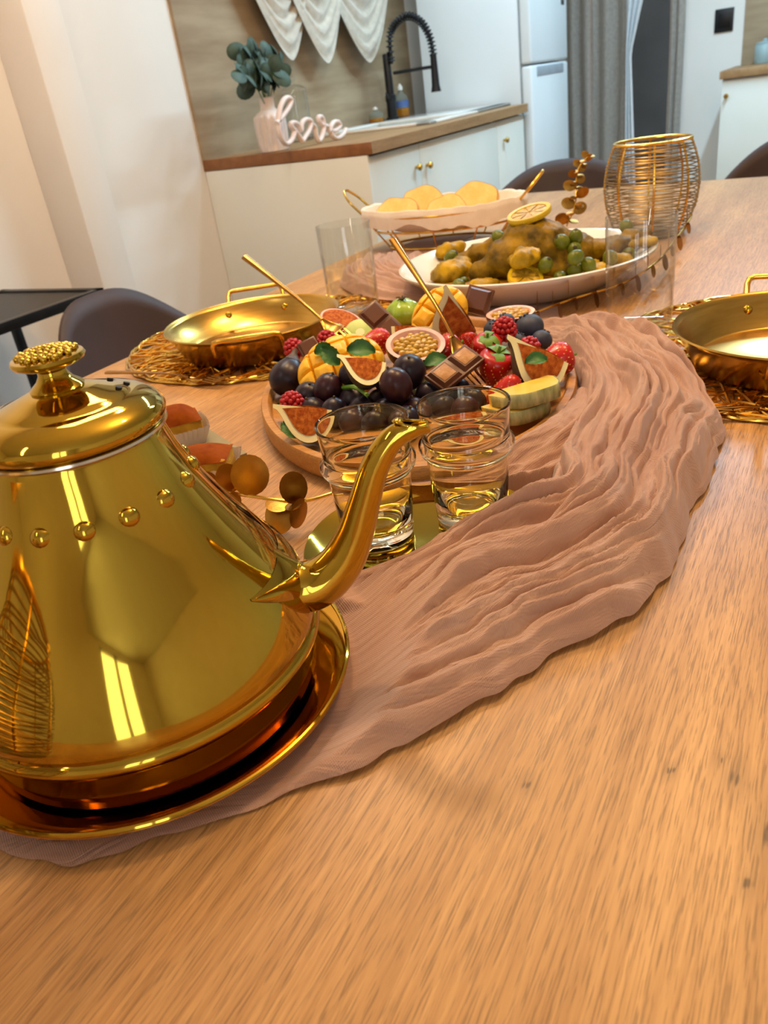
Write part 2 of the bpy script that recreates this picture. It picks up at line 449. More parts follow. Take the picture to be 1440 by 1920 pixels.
# cross sections; the mouth is cut slantwise and left open
side = sd.cross(Vector((0, 0, 1)))
vs = []; fs = []; n = 28
for i, p in enumerate(C1):
    a = C1[max(0, i-1)]; b = C1[min(63, i+1)]; tg = (b-a).normalized(); nr = side.cross(tg)
    if nr.z < 0 and i > 40: nr = nr
    for k in range(n):
        q = 2*PI*k/n
        off = side*(RR[i]*.92*math.cos(q)) + nr*(RR[i]*math.sin(q))
        up_ = off.normalized().dot(Vector((-.35*sd.x, -.35*sd.y, 1)).normalized())
        cut = tg*(-.017*max(0, up_)**1.2)*max(0, (i-52)/11)**1.3
        vs.append(p+off+cut)
for i in range(63):
    for k in range(n):
        l = (k+1) % n; fs.append((i*n+k, i*n+l, (i+1)*n+l, (i+1)*n+k))
spm = MB().add(vs, fs)
spo = spm.build('spout', M['brass'], pot, sharp=60)
md = spo.modifiers.new('wall', 'SOLIDIFY'); md.thickness = .0011; md.offset = -1
# collar and flame-shaped flange where the spout is brazed on
ci = 21
cp = C1[ci]; ctg = (C1[ci+1]-C1[ci-1]).normalized()
def ring(i0, i1, k_):
    mb = MB(); rows = []
    for i in range(i0, i1):
        tg = (C1[i+1]-C1[i-1]).normalized(); nr = side.cross(tg)
        rows.append([C1[i]+side*(RR[i]*.92*k_*math.cos(2*PI*k/28))+nr*(RR[i]*k_*math.sin(2*PI*k/28)) for k in range(28)])
    return mb.grid(lambda u, v: rows[min(len(rows)-1, int(u*(len(rows)-1)+.5))][int(v*28+.5) % 28], len(rows), 28, cv=True)
ring(10, 14, 1.05).build('collar', M['brass'], spo)
fl = MB()
def radius_at(z):
    for (r0, z0), (r1, z1) in zip(prof[10:], prof[11:]):
        if z0 <= z <= z1 and z1 > z0: return r0+(r1-r0)*(z-z0)/(z1-z0)
    return .09
def flange(u, v):
    # two horns hugging the body left and right of the spout
    a = (u-.5)*2; w_ = (1-abs(a)**1.2)*.012+.0006
    z = .062 + (v-.5)*2*w_ + .012*abs(a)**1.6
    rr = radius_at(z)+.0003+.0045*math.cos((v-.5)*PI)*(1-abs(a))**.6
    q = SD + a*.52
    return Vector((rr*math.cos(q), rr*math.sin(q), z))
fl.grid(flange, 60, 14).build('flange', M['brass'], spo)
# handle on the far side of the spout
hp = [(-.050, .130), (-.075, .152), (-.105, .150), (-.128, .122), (-.130, .090), (-.118, .062), (-.092, .046)]
MB().tube(spline([sp(s, z+TZ) for s, z in hp], 40), .0055, 12, flat=1.5).build('handle', M['brass'], pot)

# ---------------------------------------------------------------- small plate and tea glasses
GP = Vector((.4110, .2220, T))
PZ = .004
pl = MB().lathe([(0, PZ), (.062, PZ), (.064, PZ+.0006), (.066, PZ), (.080, PZ+.001), (.089, PZ+.0055), (.0905, PZ+.0062), (.0912, PZ+.0050), (.082, PZ-.0008), (.064, PZ-.0020), (0, PZ-.0020)], 96, sx=.932, sy=.932).build('round_plate', M['brass'], loc=GP)
tag(pl, 'small round gold plate under the two tea glasses', 'plate')
gprof = [(0, 0), (.0235, 0), (.0248, .0012), (.0252, .004), (.0256, .010), (.0274, .036), (.0284, .050), (.0292, .0525), (.0318, .0545), (.0329, .0575), (.0326, .0605), (.0304, .0630), (.0296, .0645),
         (.0300, .072), (.0310, .0845), (.0316, .0868), (.0312, .0880), (.0303, .0875), (.0297, .0840), (.0287, .072), (.0280, .0640), (.0276, .0575), (.0270, .050), (.0258, .036), (.0240, .0145), (.0215, .0112), (.010, .0100), (0, .0098)]
gm = MB().lathe(gprof, 64).mesh('tea_glass', M['glass'], sharp=50)
for (x, y), lab in (((.4115, .2600), 'ringed clear tea glass standing behind the teapot spout'), ((.4530, .2055), 'ringed clear tea glass beside the spout tip, half wrapped by the pink runner')):
    o = bpy.data.objects.new('tea_glass', gm); COL.objects.link(o); o.location = (x, y, T+PZ+.0003)
    tag(o, lab, 'glass')

# ---------------------------------------------------------------- oval fruit board
BC = Vector((.688, .364, T)); BA, BB, BR = .227, .157, R(30)
bd = thing('serving_board', 'oval wooden serving board with raised rim heaped with cut fruit', 'board', BC, BR)
MB().lathe([(0, 0), (.96, 0), (.985, .003), (1, .008), (1, .020), (.992, .0225), (.955, .0225), (.945, .021), (.935, .0135), (.92, .012), (0, .012)], 128, sx=BA, sy=BB).build('board_dish', M['board'], bd)

# ---------------------------------------------------------------- pink gauze runner
m, nt, b = nodes('pink_gauze')
N, K = nt.nodes, nt.links
tc = N.new('ShaderNodeTexCoord')
nz = N.new('ShaderNodeTexNoise'); nz.inputs['Scale'].default_value = 14; nz.inputs['Detail'].default_value = 5; K.new(tc.outputs['Object'], nz.inputs['Vector'])
rp = N.new('ShaderNodeValToRGB'); rp.color_ramp.elements[0].position = .3; rp.color_ramp.elements[1].position = .7
rp.color_ramp.elements[0].color = L((192, 148, 124)); rp.color_ramp.elements[1].color = L((208, 168, 144))
K.new(nz.outputs['Fac'], rp.inputs[0]); K.new(rp.outputs[0], b.inputs['Base Color'])
b.inputs['Roughness'].default_value = .95; b.inputs['Sheen Weight'].default_value = .35; b.inputs['Specular IOR Level'].default_value = .15
wv = []
for rot in ((0, 0, .5), (0, 0, .5+PI/2)):
    mp = N.new('ShaderNodeMapping'); mp.inputs['Rotation'].default_value = rot; K.new(tc.outputs['Object'], mp.inputs[0])
    wt = N.new('ShaderNodeTexWave'); wt.inputs['Scale'].default_value = 330; wt.inputs['Distortion'].default_value = 1.5; wt.inputs['Detail'].default_value = 1
    K.new(mp.outputs[0], wt.inputs['Vector']); wv.append(wt)
ad = N.new('ShaderNodeMath'); K.new(wv[0].outputs['Fac'], ad.inputs[0]); K.new(wv[1].outputs['Fac'], ad.inputs[1])
wr = N.new('ShaderNodeTexNoise'); wr.inputs['Scale'].default_value = 160; wr.inputs['Detail'].default_value = 3; K.new(tc.outputs['Object'], wr.inputs['Vector'])
ad2 = N.new('ShaderNodeMath'); ad2.operation = 'MULTIPLY_ADD'; ad2.inputs[1].default_value = 2.0; K.new(wr.outputs['Fac'], ad2.inputs[0]); K.new(ad.outputs[0], ad2.inputs[2])
uvn = N.new('ShaderNodeUVMap'); ump = N.new('ShaderNodeMapping'); ump.inputs['Scale'].default_value = (9, 130, 1); ump.inputs['Rotation'].default_value = (0, 0, .0); K.new(uvn.outputs[0], ump.inputs[0])
cr_ = N.new('ShaderNodeTexNoise'); cr_.inputs['Scale'].default_value = 1.0; cr_.inputs['Detail'].default_value = 4; cr_.inputs['Distortion'].default_value = .8; K.new(ump.outputs[0], cr_.inputs['Vector'])
bp0 = N.new('ShaderNodeBump'); bp0.inputs['Strength'].default_value = .8; bp0.inputs['Distance'].default_value = .0035; K.new(cr_.outputs['Fac'], bp0.inputs['Height'])
bp = N.new('ShaderNodeBump'); K.new(bp0.outputs[0], bp.inputs['Normal']); bp.inputs['Strength'].default_value = .35; bp.inputs['Distance'].default_value = .0006
K.new(ad2.outputs[0], bp.inputs['Height']); K.new(bp.outputs[0], b.inputs['Normal'])
tr = N.new('ShaderNodeBsdfTranslucent'); K.new(rp.outputs[0], tr.inputs['Color'])
mxs = N.new('ShaderNodeMixShader'); mxs.inputs[0].default_value = .18
K.new(b.outputs[0], mxs.inputs[1]); K.new(tr.outputs[0], mxs.inputs[2]); K.new(mxs.outputs[0], N['Material Output'].inputs[0])
M['gauze'] = m

def runner(stations, nu, nv, seed, mb, tw=.5, nf=6.5):
    """stations: (outer xy, inner xy, dome height, fold depth)"""
    O = spline([(*s[0], s[2]) for s in stations], nu)
    I = spline([(*s[1], s[3]) for s in stations], nu)
    ss = [0]
    for a, b_ in zip(O, O[1:]): ss.append(ss[-1]+((a-b_).xy.length))
    for a in range(nu): ss[a] = ss[a]
    vs = []
    for i in range(nu):
        s = ss[i]*9
        wob = .012*ns(s*.9, seed, 1.3)+.006*ns(s*2.4, seed, 5.1)+.0035*ns(s*7, seed, 6.6)
        wib = .010*ns(s*.8, seed, 9.3)
        wd = (O[i].xy-I[i].xy); wl = max(wd.length, 1e-4); dn = wd/wl
        for j in range(nv):
            v = j/(nv-1)
            p = I[i].xy - dn*wib*(1-v) + wd*v + dn*wob*v
            H_, A_ = O[i].z, I[i].z
            wl_ = wl/.11
            x1 = v*wl_ + tw*.10*s + .13*ns(s*.6, v*1.8, seed)
            x2 = x1 + .05*ns(s*1.3, v*4.0, seed+3); x3 = x2 + .028*ns(s*2.4, v*8, seed+5)
            a1 = .8+.6*ns(s*.7, v*2.5, seed+11); a2 = .75+1.1*ns(s*1.1, v*5, seed+13); a3 = .7+1.2*ns(s*1.8, v*9, seed+17)
            f1 = abs(math.sin(PI*nf*.50*x1))**.75; f2 = abs(math.sin(PI*nf*1.35*x2+1.1))**.65
            f3 = abs(math.sin(PI*nf*3.1*x3+2))**.9; f4 = abs(math.sin(PI*nf*7.3*(x3+.012*ns(s*5, v*14, seed+23))))
            fold = .44*f1*a1+.46*f2*max(.05, a2)+.20*f3*max(.05, a3)+.06*f4
            edge = min(1, (v*(1-v)*4)**.5*1.05)
            ed2 = min(1, min(v, 1-v)*11)
            big = .5+.5*ns(s*.55, v*1.5, seed+20)
            flat_ = min(1, H_/.006)
            z = .0012 + edge*H_*(.45+.5*big) + A_*1.7*fold*(.18+.82*ed2)*(.3+.7*flat_)
            z += (.0022*ns(s*3.2, v*7, seed+29)+.0010*ns(s*9, v*22, seed+31))*ed2*flat_
            dt = (p-PC.xy).length                        # pressed flat under the tray, the dish and the basket
            z = min(z, .0028+max(0, dt-.112)*.55)
            dd = (p-Vector((1.10, .392))).length
            z = min(z, .0024+max(0, dd-.120)*.42)
            z = min(z, .0020+max(0, (p-Vector((1.47, .675))).length-.135)*.8)
            e_ = p-BC.xy; ca, sa = math.cos(BR), math.sin(BR)
            kk = math.hypot((e_.x*ca+e_.y*sa)/(BA+.003), (-e_.x*sa+e_.y*ca)/(BB+.003))
            if kk < 1: p = BC.xy+e_*(1/max(kk, .3))
            gp = (p-GP.xy).length
            z = max(z, .0114-max(0, gp-.0855)*1.3)
            for gx, gy in ((.4115, .2600), (.4530, .2055)):
                ge = p-Vector((gx, gy))
                if ge.length < .0285: p = Vector((gx, gy))+ge*(.0285/max(ge.length, .004))
            z = min(z, .0028+max(0, dt-.1108)*2.5)
            te = p-Vector((.905, .186))                  # the cloth stops at the tumbler and lies over the placemats and the fork end
            if te.length < .041: p = Vector((.905, .186))+te*(.041/max(te.length, .004))
            for mx_, my_, mr_ in ((.868, .676, .196), (.868, .010, .205)):
                z = max(z, .0082-max(0, (p-Vector((mx_, my_))).length-mr_-.002)*1.0)
            fa, fb_ = at(1325, 774, .009).xy, at(1560, 748, .008).xy
            ft = max(0, min(1, (p-fa).dot(fb_-fa)/(fb_-fa).length_squared))
            z = max(z, .0135-max(0, (p-fa-(fb_-fa)*ft).length-.008)*.9)
            mb.uvs.append((ss[i], v*wl))
            vs.append((p.x, p.y, T+max(.0006, z)))
    fs = [(i*nv+j, (i+1)*nv+j, (i+1)*nv+j+1, i*nv+j+1) for i in range(nu-1) for j in range(nv-1)]
    mb.add(vs, fs)
rm = MB(); rm.uvs = []
ST = [(tuple(at(-260, 1560).xy), (.150, .440), .0015, .002),
      (tuple(at(0, 1606).xy), (.232, .400), .0015, .002),
      (tuple(at(150, 1624).xy), (.262, .370), .0015, .003),
      (tuple(at(330, 1590).xy), (.300, .330), .003, .004),
      ((.193, .180), (.328, .285), .006, .009),
      ((.250, .138), (.352, .250), .010, .013),
      ((.300, .112), (.392, .216), .014, .015),
      ((.365, .078), (.436, .186), .018, .016),
      ((.440, .060), (.472, .166), .022, .016),
      ((.520, .052), (.520, .170), .026, .016),
      ((.600, .056), (.590, .176), .028, .016),
      ((.675, .078), (.660, .186), .030, .017),
      ((.745, .108), (.735, .212), .030, .017),
      ((.815, .145), (.800, .245), .024, .017),
      ((.880, .205), (.850, .285), .018, .014),
      ((.945, .270), (.900, .345), .0022, .001),
      ((1.03, .330), (.980, .420), .0015, .0008),
      ((1.09, .420), (1.02, .500), .0015, .0008),
      ((1.13, .545), (1.03, .590), .008, .012),
      ((1.20, .610), (1.13, .710), .012, .014),
      ((1.29, .640), (1.25, .760), .010, .012),
      ((1.40, .660), (1.36, .790), .0015, .0008),
      ((1.55, .640), (1.52, .760), .0015, .0008)]
runner(ST, 620, 110, 2.7, rm, tw=.55, nf=6.0)
# the loose flap that curls back between the board and the small plate
ST2 = [((.655, .120), (.655, .205), .024, .010), ((.590, .120), (.600, .200), .022, .011), ((.545, .135), (.566, .205), .018, .011), ((.512, .160), (.545, .222), .012, .010),
       ((.497, .190), (.515, .240), .009, .008), ((.488, .225), (.497, .268), .007, .006), ((.475, .262), (.478, .292), .004, .004)]
runner(ST2, 200, 60, 8.1, rm, tw=.3, nf=4)
rn = rm.build('table_runner', M['gauze'], sharp=180)
uvl = rn.data.uv_layers.new(name='cloth')
for lp in rn.data.loops: uvl.data[lp.index].uv = rm.uvs[lp.vertex_index]
tag(rn, 'crumpled dusty pink gauze runner trailing along the table', 'runner')
#@@NEXT

# ---------------------------------------------------------------- fruit on the board
FR = Vector((.515, -.857, 0)); BK = Vector((.857, .515, 0)); ZU = Vector((0, 0, 1))
M['mango'] = pm('mango_flesh', (240, 178, 26), (246, 194, 44), 60, rough=.35, sss=.25)
M['mangoskin'] = pm('mango_skin', (214, 150, 40), (190, 120, 40), 30, rough=.45)
M['passionskin'] = pm('passion_skin', (58, 26, 30), (84, 40, 40), 60, rough=.35, coat=.3)
M['passionpith'] = pm('passion_pith', (226, 168, 150), (236, 190, 172), 60, rough=.5)
M['passionpulp'] = pm('passion_pulp', (206, 168, 34), (184, 140, 30), 200, rough=.12, coat=.6, sss=.2)
M['figpulp'] = pm('fig_pulp', (150, 66, 22), (196, 112, 44), 300, rough=.7, bump=.8, bscale=420, spec=.1)
M['figpith'] = pm('fig_pith', (232, 220, 160), (238, 228, 178), 60, rough=.5)
M['figskin'] = pm('fig_skin', (62, 40, 48), (96, 84, 56), 40, rough=.5)
M['grape'] = pm('dark_grape', (26, 18, 32), (44, 26, 38), 60, rough=.34, spec=.4)
M['grapered'] = pm('red_grape', (58, 24, 32), (36, 18, 28), 60, rough=.32, spec=.4)
M['blue'] = pm('blueberry_skin', (42, 46, 62), (66, 72, 90), 90, rough=.55)
M['straw'] = pm('strawberry_flesh', (164, 12, 10), (192, 28, 16), 40, rough=.3, coat=.15)
M['seed'] = pm('strawberry_seed', (224, 168, 84), rough=.4)
M['rasp'] = pm('raspberry_red', (164, 20, 28), (190, 40, 42), 120, rough=.45)
M['green'] = pm('calyx_green', (84, 126, 34), (112, 150, 50), 90, rough=.5)
M['mint'] = pm('mint_green', (42, 92, 34), (66, 118, 48), 60, rough=.45, bump=.5, bscale=160)
M['choc'] = pm('milk_chocolate', (92, 54, 36), (102, 62, 42), 30, rough=.32)
M['caramel'] = pm('caramel_top', (176, 124, 66), (156, 102, 48), 160, rough=.4, bump=.3, bscale=220)
M['melon'] = pm('melon_flesh', (236, 186, 54), (240, 200, 84), 50, rough=.3, sss=.15)
M['rind'] = pm('mottled_rind', (198, 188, 128), (120, 124, 66), 110, rough=.5, bump=.4, bscale=240, stretch=(1, 1, .3))
M['lime'] = pm('pale_green_fruit', (134, 168, 38), (164, 192, 66), 40, rough=.22, coat=.5, sss=.2)
M['stemw'] = pm('dry_stem', (62, 50, 28), (98, 84, 44), 60, rough=.8)

def put(o, n, x, loc):                                # place: local z -> n, local x -> x
    o.matrix_world = basis(n, x, loc); return o
def mango(label, loc, n, x, a=.044, b_=.033, h=.021):
    t = thing('mango_half', label, 'mango', group='hedgehog cut mango halves')
    put(t, n, x, loc)
    def f(u, v):
        q = u*2*PI; r_ = math.sqrt(v)
        X, Y = a*r_*math.cos(q), b_*r_*math.sin(q)
        z = h*math.sqrt(max(0, 1-r_**2.4))
        D = .0205
        g = D/2-max(abs(((X+.3*D) % D)-D/2), abs((Y % D)-D/2))
        z += .0022*min(1, g/.006)-.0060*max(0, 1-g/.0016)*min(1, (1-r_)*6)
        return Vector((X, Y, z))
    MB().grid(f, 150, 60, cu=True).build('flesh', M['mango'], t, sharp=35)
    MB().lathe([(1.0, .0005), (1.01, -.002), (.94, -.008), (.7, -.013), (0, -.015)], 48, sx=a, sy=b_).build('skin', M['mangoskin'], t)
    return t
mango('hedgehog cut mango half with two mint leaves on it', at(638, 700, .036), -BK*.62+ZU*.75-FR*.1, FR+ZU*.3, .045, .036, .022)
mango('hedgehog cut mango half behind the leaning fork', at(828, 592, .052), -BK*.75+ZU*.55, FR*.5+ZU*.6, .036, .028, .017)

def passion(label, loc, n, r_=.028, pulp='passionpulp', nseed=46, depth=.9):
    t = thing('passion_fruit_half', label, 'passion fruit', group='cut passion fruit halves')
    put(t, n, FR, loc)
    MB().lathe([(0, -r_*depth)]+[(r_*math.cos(k*PI/20), -r_*depth*math.sin(k*PI/20)) for k in range(9, -1, -1)]+[(r_*.985, .0007)], 40).build('skin', M['passionskin'], t)
    MB().lathe([(r_*.985, .0006), (r_*.95, .0010), (r_*.83, .0004), (r_*.78, -.003), (r_*.6, -.009), (0, -.011)], 40).build('pith', M['passionpith'], t)
    p = MB(); rng = random.Random(int(loc.x*9999))
    if pulp == 'figpulp':
        p.lathe([(r_*.90, .0008), (r_*.82, .0022), (r_*.5, .0030), (r_*.25, .0016), (0, .0024)], 32)
    for k in range(nseed):
        q = k*2.399; rr = r_*.70*math.sqrt((k+.5)/nseed)
        p.ico((rr*math.cos(q), rr*math.sin(q), -.0045+.003*rng.random()+.002*(1-rr/r_)), (.0036*(1 if pulp == 'passionpulp' else .35), .0030*(1 if pulp == 'passionpulp' else .35), .0030), 2)
    stuff(p.build('pulp', M[pulp], t))
    return t
passion('cut passion fruit with bright yellow pulp in the middle of the board', at(779, 653, .060), ZU*.95-BK*.30+FR*.05, .0290)
passion('cut dark fruit half with orange flesh lying at the board edge by the gold pan', at(640, 597, .052), ZU*.9-BK*.25+FR*.35, .0265, 'figpulp', 20)
passion('cut passion fruit resting level against the white dish side of the board', at(957, 587, .048), ZU*1-BK*.02-FR*.03, .0270)

FIGP = [(.0, -.0205), (.008, -.0195), (.0150, -.0150), (.0190, -.0080), (.0195, 0), (.0165, .0085), (.0110, .0155), (.0060, .0205), (.0030, .0245), (.0022, .0275), (0, .028)]
def fig_wedge(label, loc, n, s, flip=False, ang=75, sc=1.0):
    t = thing('fig_wedge', label, 'fig', group='fig wedges on the board')
    sg = -1 if flip else 1
    z = Vector(s).normalized(); y = -Vector(n)*sg; y = (y-z*y.dot(z)).normalized(); x = y.cross(z)
    t.matrix_world = Matrix.Translation(loc) @ Matrix((x, y, z)).transposed().to_4x4() @ Matrix.Diagonal((sc*1.5, sc*1.5, sc, 1))
    A = R(ang)*sg; ns_ = 10
    prof = [(p.x, p.y) for p in spline([(r_, z_, 0) for r_, z_ in FIGP], 26)]
    MB().grid(lambda u, v: Vector((max(0, prof[int(v*25+.5)][0])*math.cos(A*u), max(0, prof[int(v*25+.5)][0])*math.sin(A*u), prof[int(v*25+.5)][1])), ns_, 26).build('skin', M['figskin'], t)
    pith = MB(); pulp = MB()
    for q, nn in ((0, -sg), (A, sg)):
        c, s_ = math.cos(q), math.sin(q)
        off = Vector((-s_*nn*.0, c*nn*.0, 0))
        o_ = Vector((-math.sin(q), math.cos(q), 0))*nn
        def pt(r_, z_, k, e): return Vector((r_*k*c, r_*k*s_, z_*k-.001*(1-k)))+o_*e
        ring_ = [pt(max(0, r_), z_, 1, 0) for r_, z_ in prof]
        pith.add(ring_, [tuple(range(len(ring_)))])
        pulp.grid(lambda u, v: pt(max(0, prof[int(v*21)][0]), prof[int(v*21)][1], .80*u, .0004+.0010*(1-u*u)), 5, 22)
    pith.build('pith', M['figpith'], t); pulp.build('pulp', M['figpulp'], t)
    return t
fig_wedge('fig wedge with green stem lying at the board rim behind a tea glass', at(572, 776, .044), -BK*.8+ZU*.6, -FR*.95+ZU*.25, True, 75, 1.05)
fig_wedge('fig wedge tucked between the front mango half and the dark grapes', at(697, 686, .062), -BK*.6+ZU*.8, -FR*.9+ZU*.3, True, 45, .92)
fig_wedge('thin fig slice in front of the rear mango half', at(768, 612, .058), -BK*.8+ZU*.5, FR*1.0-ZU*.15, False, 60, .95)
fig_wedge('upright fig wedge with broad pale rind beside the rear mango half', at(872, 590, .066), -BK*.9+ZU*.2-FR*.2, ZU*.9-FR*.45, True, 48, 1.32)
fig_wedge('large fig wedge with a mint leaf among the strawberries', at(1003, 683, .050), -BK*.75+ZU*.65, -FR*.85+ZU*.55, True, 75, 1.30)
fig_wedge('fig wedge lying behind the ring of the tea glass at the runner', at(868, 796, .036), -BK*.7+ZU*.7, -FR, True, 75, .9)

def grape(loc, rad, mat='grape', label='dark purple grape in the heap behind the tea glasses', group='dark grapes on the board', cat='grape', name='grape', tilt=None):
    t = thing(name, label, cat, loc, group=group)
    t.matrix_world = basis(tilt or (random.uniform(-.5, .5), random.uniform(-.5, .5), 1), (1, 0, 0), loc)
    MB().ico((0, 0, 0), (rad[0], rad[0], rad[1]), 3).build('flesh', M[mat], t)
    MB().tube([(0, 0, rad[1]*.93), (0, 0, rad[1]+.0016)], [.0016, .0011], 6).build('stem_end', M['stemw'], t)
    return t
GR = [(597, 746, .027, .0150, .0165, 0, 'dark grape touching the lower edge of the front mango half'),
      (628, 752, .030, .0140, .0160, 1, 'reddish grape between two dark grapes below the front mango half'),
      (663, 748, .032, .0145, .0155, 0, 'dark grape directly under the green grape stalk'),
      (656, 714, .046, .0105, .0115, 0, 'small dark grape on top of the heap against the mango cubes'),
      (690, 718, .044, .0110, .0125, 0, 'small dark grape on top of the heap below the tucked fig wedge'),
      (697, 744, .034, .0115, .0130, 0, 'small dark grape at the tip of the grape stalk'),
      (727, 752, .034, .0145, .0165, 1, 'plump reddish grape beside the biggest dark grape'),
      (756, 716, .042, .0160, .0175, 0, 'biggest dark grape topping the heap below the yellow passion fruit'),
      (720, 733, .040, .0100, .0115, 1, 'smallest reddish grape behind the plump one'),
      (642, 778, .020, .0130, .0150, 0, None), (690, 782, .020, .0135, .0150, 0, None), (738, 785, .020, .0130, .0150, 0, None),
      (757, 757, .026, .0140, .0160, 0, 'dark grape next to the plump reddish grape under the biggest one'),
      (600, 775, .020, .0125, .0140, 0, 'dark grape between the raspberry and the heap'), (668, 800, .020, .0135, .0150, 1, 'reddish grape seen through the glass behind the spout'),
      (715, 806, .020, .0130, .0150, 0, None), (760, 800, .020, .0135, .0150, 0, 'dark grape between the two tea glasses'),
      (820, 778, .020, .0130, .0145, 2, None), (862, 782, .020, .0130, .0150, 1, 'reddish grape seen through the glass at the runner'), (800, 752, .024, .0135, .0150, 2, None), (840, 752, .022, .0140, .0150, 2, None),
      (780, 790, .018, .0130, .0140, 1, 'reddish grape at the spout tip'), (880, 760, .020, .0130, .0145, 2, None)]
for x, y, h, a, c_, k, lab in GR:
    if lab is None: lab = 'dark grape seen through the glass behind the spout' if k == 0 else 'dark grape seen through the glass at the runner'
    grape(at(x, y, h), (a, c_), 'grapered' if k == 1 else 'grape', lab, 'reddish grapes on the board' if k == 1 else ('dark grapes behind the spout glass' if k == 0 else 'dark grapes behind the runner glass'))
MB().tube(spline([at(645, 728, .040), at(668, 728, .044), at(690, 742, .046)], 10), [.0022]*5+[.0018]*5, 6).build('grape_stalk', M['green'])
tag(bpy.data.objects['grape_stalk'], 'short green grape stalk among the dark grapes', 'stalk')

def blueberry(loc, r_, lab):
    t = thing('blueberry', lab, 'blueberry', group='blueberries on the board')
    t.matrix_world = basis((random.uniform(-.6, .6), random.uniform(-.6, .6), 1), (1, 0, 0), loc)
    MB().ico((0, 0, 0), (r_, r_, r_*.9), 3).build('flesh', M['blue'], t)
    cr = MB()
    for k in range(5):
        q = k*2*PI/5
        cr.tube([(r_*.22*math.cos(q), r_*.22*math.sin(q), r_*.86), (r_*.36*math.cos(q), r_*.36*math.sin(q), r_*.96)], [r_*.12, r_*.04], 5)
    cr.build('crown', M['blue'], t)
for x, y, h, r_, lab in ((993, 617, .044, .0155, 'largest blueberry, on top at the dish end of the board'), (973, 643, .036, .0108, 'blueberry under the largest one, beside the raspberry'), (1012, 643, .034, .0108, 'blueberry under the largest one, next to the runner'),
                    (948, 604, .050, .0102, 'blueberry against the level passion fruit'), (927, 618, .050, .0108, 'blueberry against the upright fig wedge'), (1000, 660, .026, .0100, 'lowest blueberry, half buried behind the raspberry')):
    blueberry(at(x, y, h), r_, lab)

def whole_fig(label, loc, n, sc=1.0):
    t = thing('whole_fig', label, 'fig')
    t.matrix_world = basis(n, FR, loc) @ Matrix.Scale(sc, 4)
    MB().lathe([(r_, z_) for r_, z_ in FIGP[:-1]]+[(.002, .029), (0, .029)], 32).build('skin', M['grape'], t)
    MB().lathe([(.0095, .0175), (.0062, .0215), (.0034, .0255), (.0026, .0310), (0, .0312)], 20).build('neck', M['figskin'], t)
    return t
whole_fig('whole dark fig leaning neck up at the end of the board by the placemat', at(546, 712, .030), ZU*.75+FR*.35+BK*.55, 1.0)

def strawberry(label, loc, n, sc=1.0, calyx=True):
    t = thing('strawberry', label, 'strawberry', group='strawberries on the board')
    t.matrix_world = basis(n, FR, loc) @ Matrix.Scale(sc, 4)
    pr = [(p.x, p.y) for p in spline([(0, -.0185, 0), (.0045, -.0170, 0), (.0095, -.0100, 0), (.0135, -.0010, 0), (.0150, .0065, 0), (.0125, .0120, 0), (.0060, .0138, 0), (0, .0128, 0)], 20)]
    seeds = MB(); pos = []
    for i in range(9):
        z = -.0155+.0030*i
        r_ = next((a[0]+(b_[0]-a[0])*(z-a[1])/(b_[1]-a[1]) for a, b_ in zip(pr, pr[1:]) if a[1] <= z <= b_[1]), .013)
        m_ = max(4, int(r_*1000*.95))
        for k in range(m_):
            q = 2*PI*(k+.5*(i % 2))/m_
            seeds.ico((r_*.985*math.cos(q), r_*.985*math.sin(q), z), (.0006, .0006, .0010), 1)
    MB().lathe([(max(0, a), b_) for a, b_ in pr], 32).build('flesh', M['straw'], t)
    stuff(seeds.build('seeds', M['seed'], t))
    if calyx:
        lf = MB().grid(lambda u, v: Vector((.0145*u, (.0042*math.sin(PI*min(1, u*.95+.05))**.8)*(v-.5)*2, .0135+.0025*math.sin(PI*u)-.0045*u*u)), 8, 5).mesh('sepal', M['green'])
        for k in range(7): inst('sepal', lf, t, (0, 0, 0), (0, 0, 2*PI*k/7+.2), random.uniform(.8, 1.1))
        MB().tube([(0, 0, .0130), (.001, 0, .0200)], [.0016, .0012], 6).build('stalk', M['green'], t)
    return t
strawberry('strawberry half hidden behind the front mango half', at(705, 641, .046), BK*.5+FR*.6-ZU*.2, 1.0)
strawberry('strawberry lying under the leaning fork beside the yellow passion fruit', at(838, 657, .046), FR*.8+BK*.4+ZU*.25, 1.0)
strawberry('plump strawberry next to the fork tines', at(933, 692, .040), -BK*.15+ZU*.55+FR*.1, 1.15)
strawberry('strawberry tip pointing up at the melon slices', at(968, 736, .030), -ZU*.8+BK*.3-FR*.25, 1.1, False)
strawberry('strawberry lying on the rim of the board with its calyx towards the runner', at(1045, 680, .034), FR*1+BK*.25+ZU*.1, 1.05)
strawberry('small strawberry in the centre beside the leafy calyx', at(878, 640, .046), BK*.4+ZU*.6, .6, False)
strawberry('strawberry with large leafy calyx turned up beneath the blueberries', at(913, 655, .042), ZU*.9-BK*.35, 1.0)

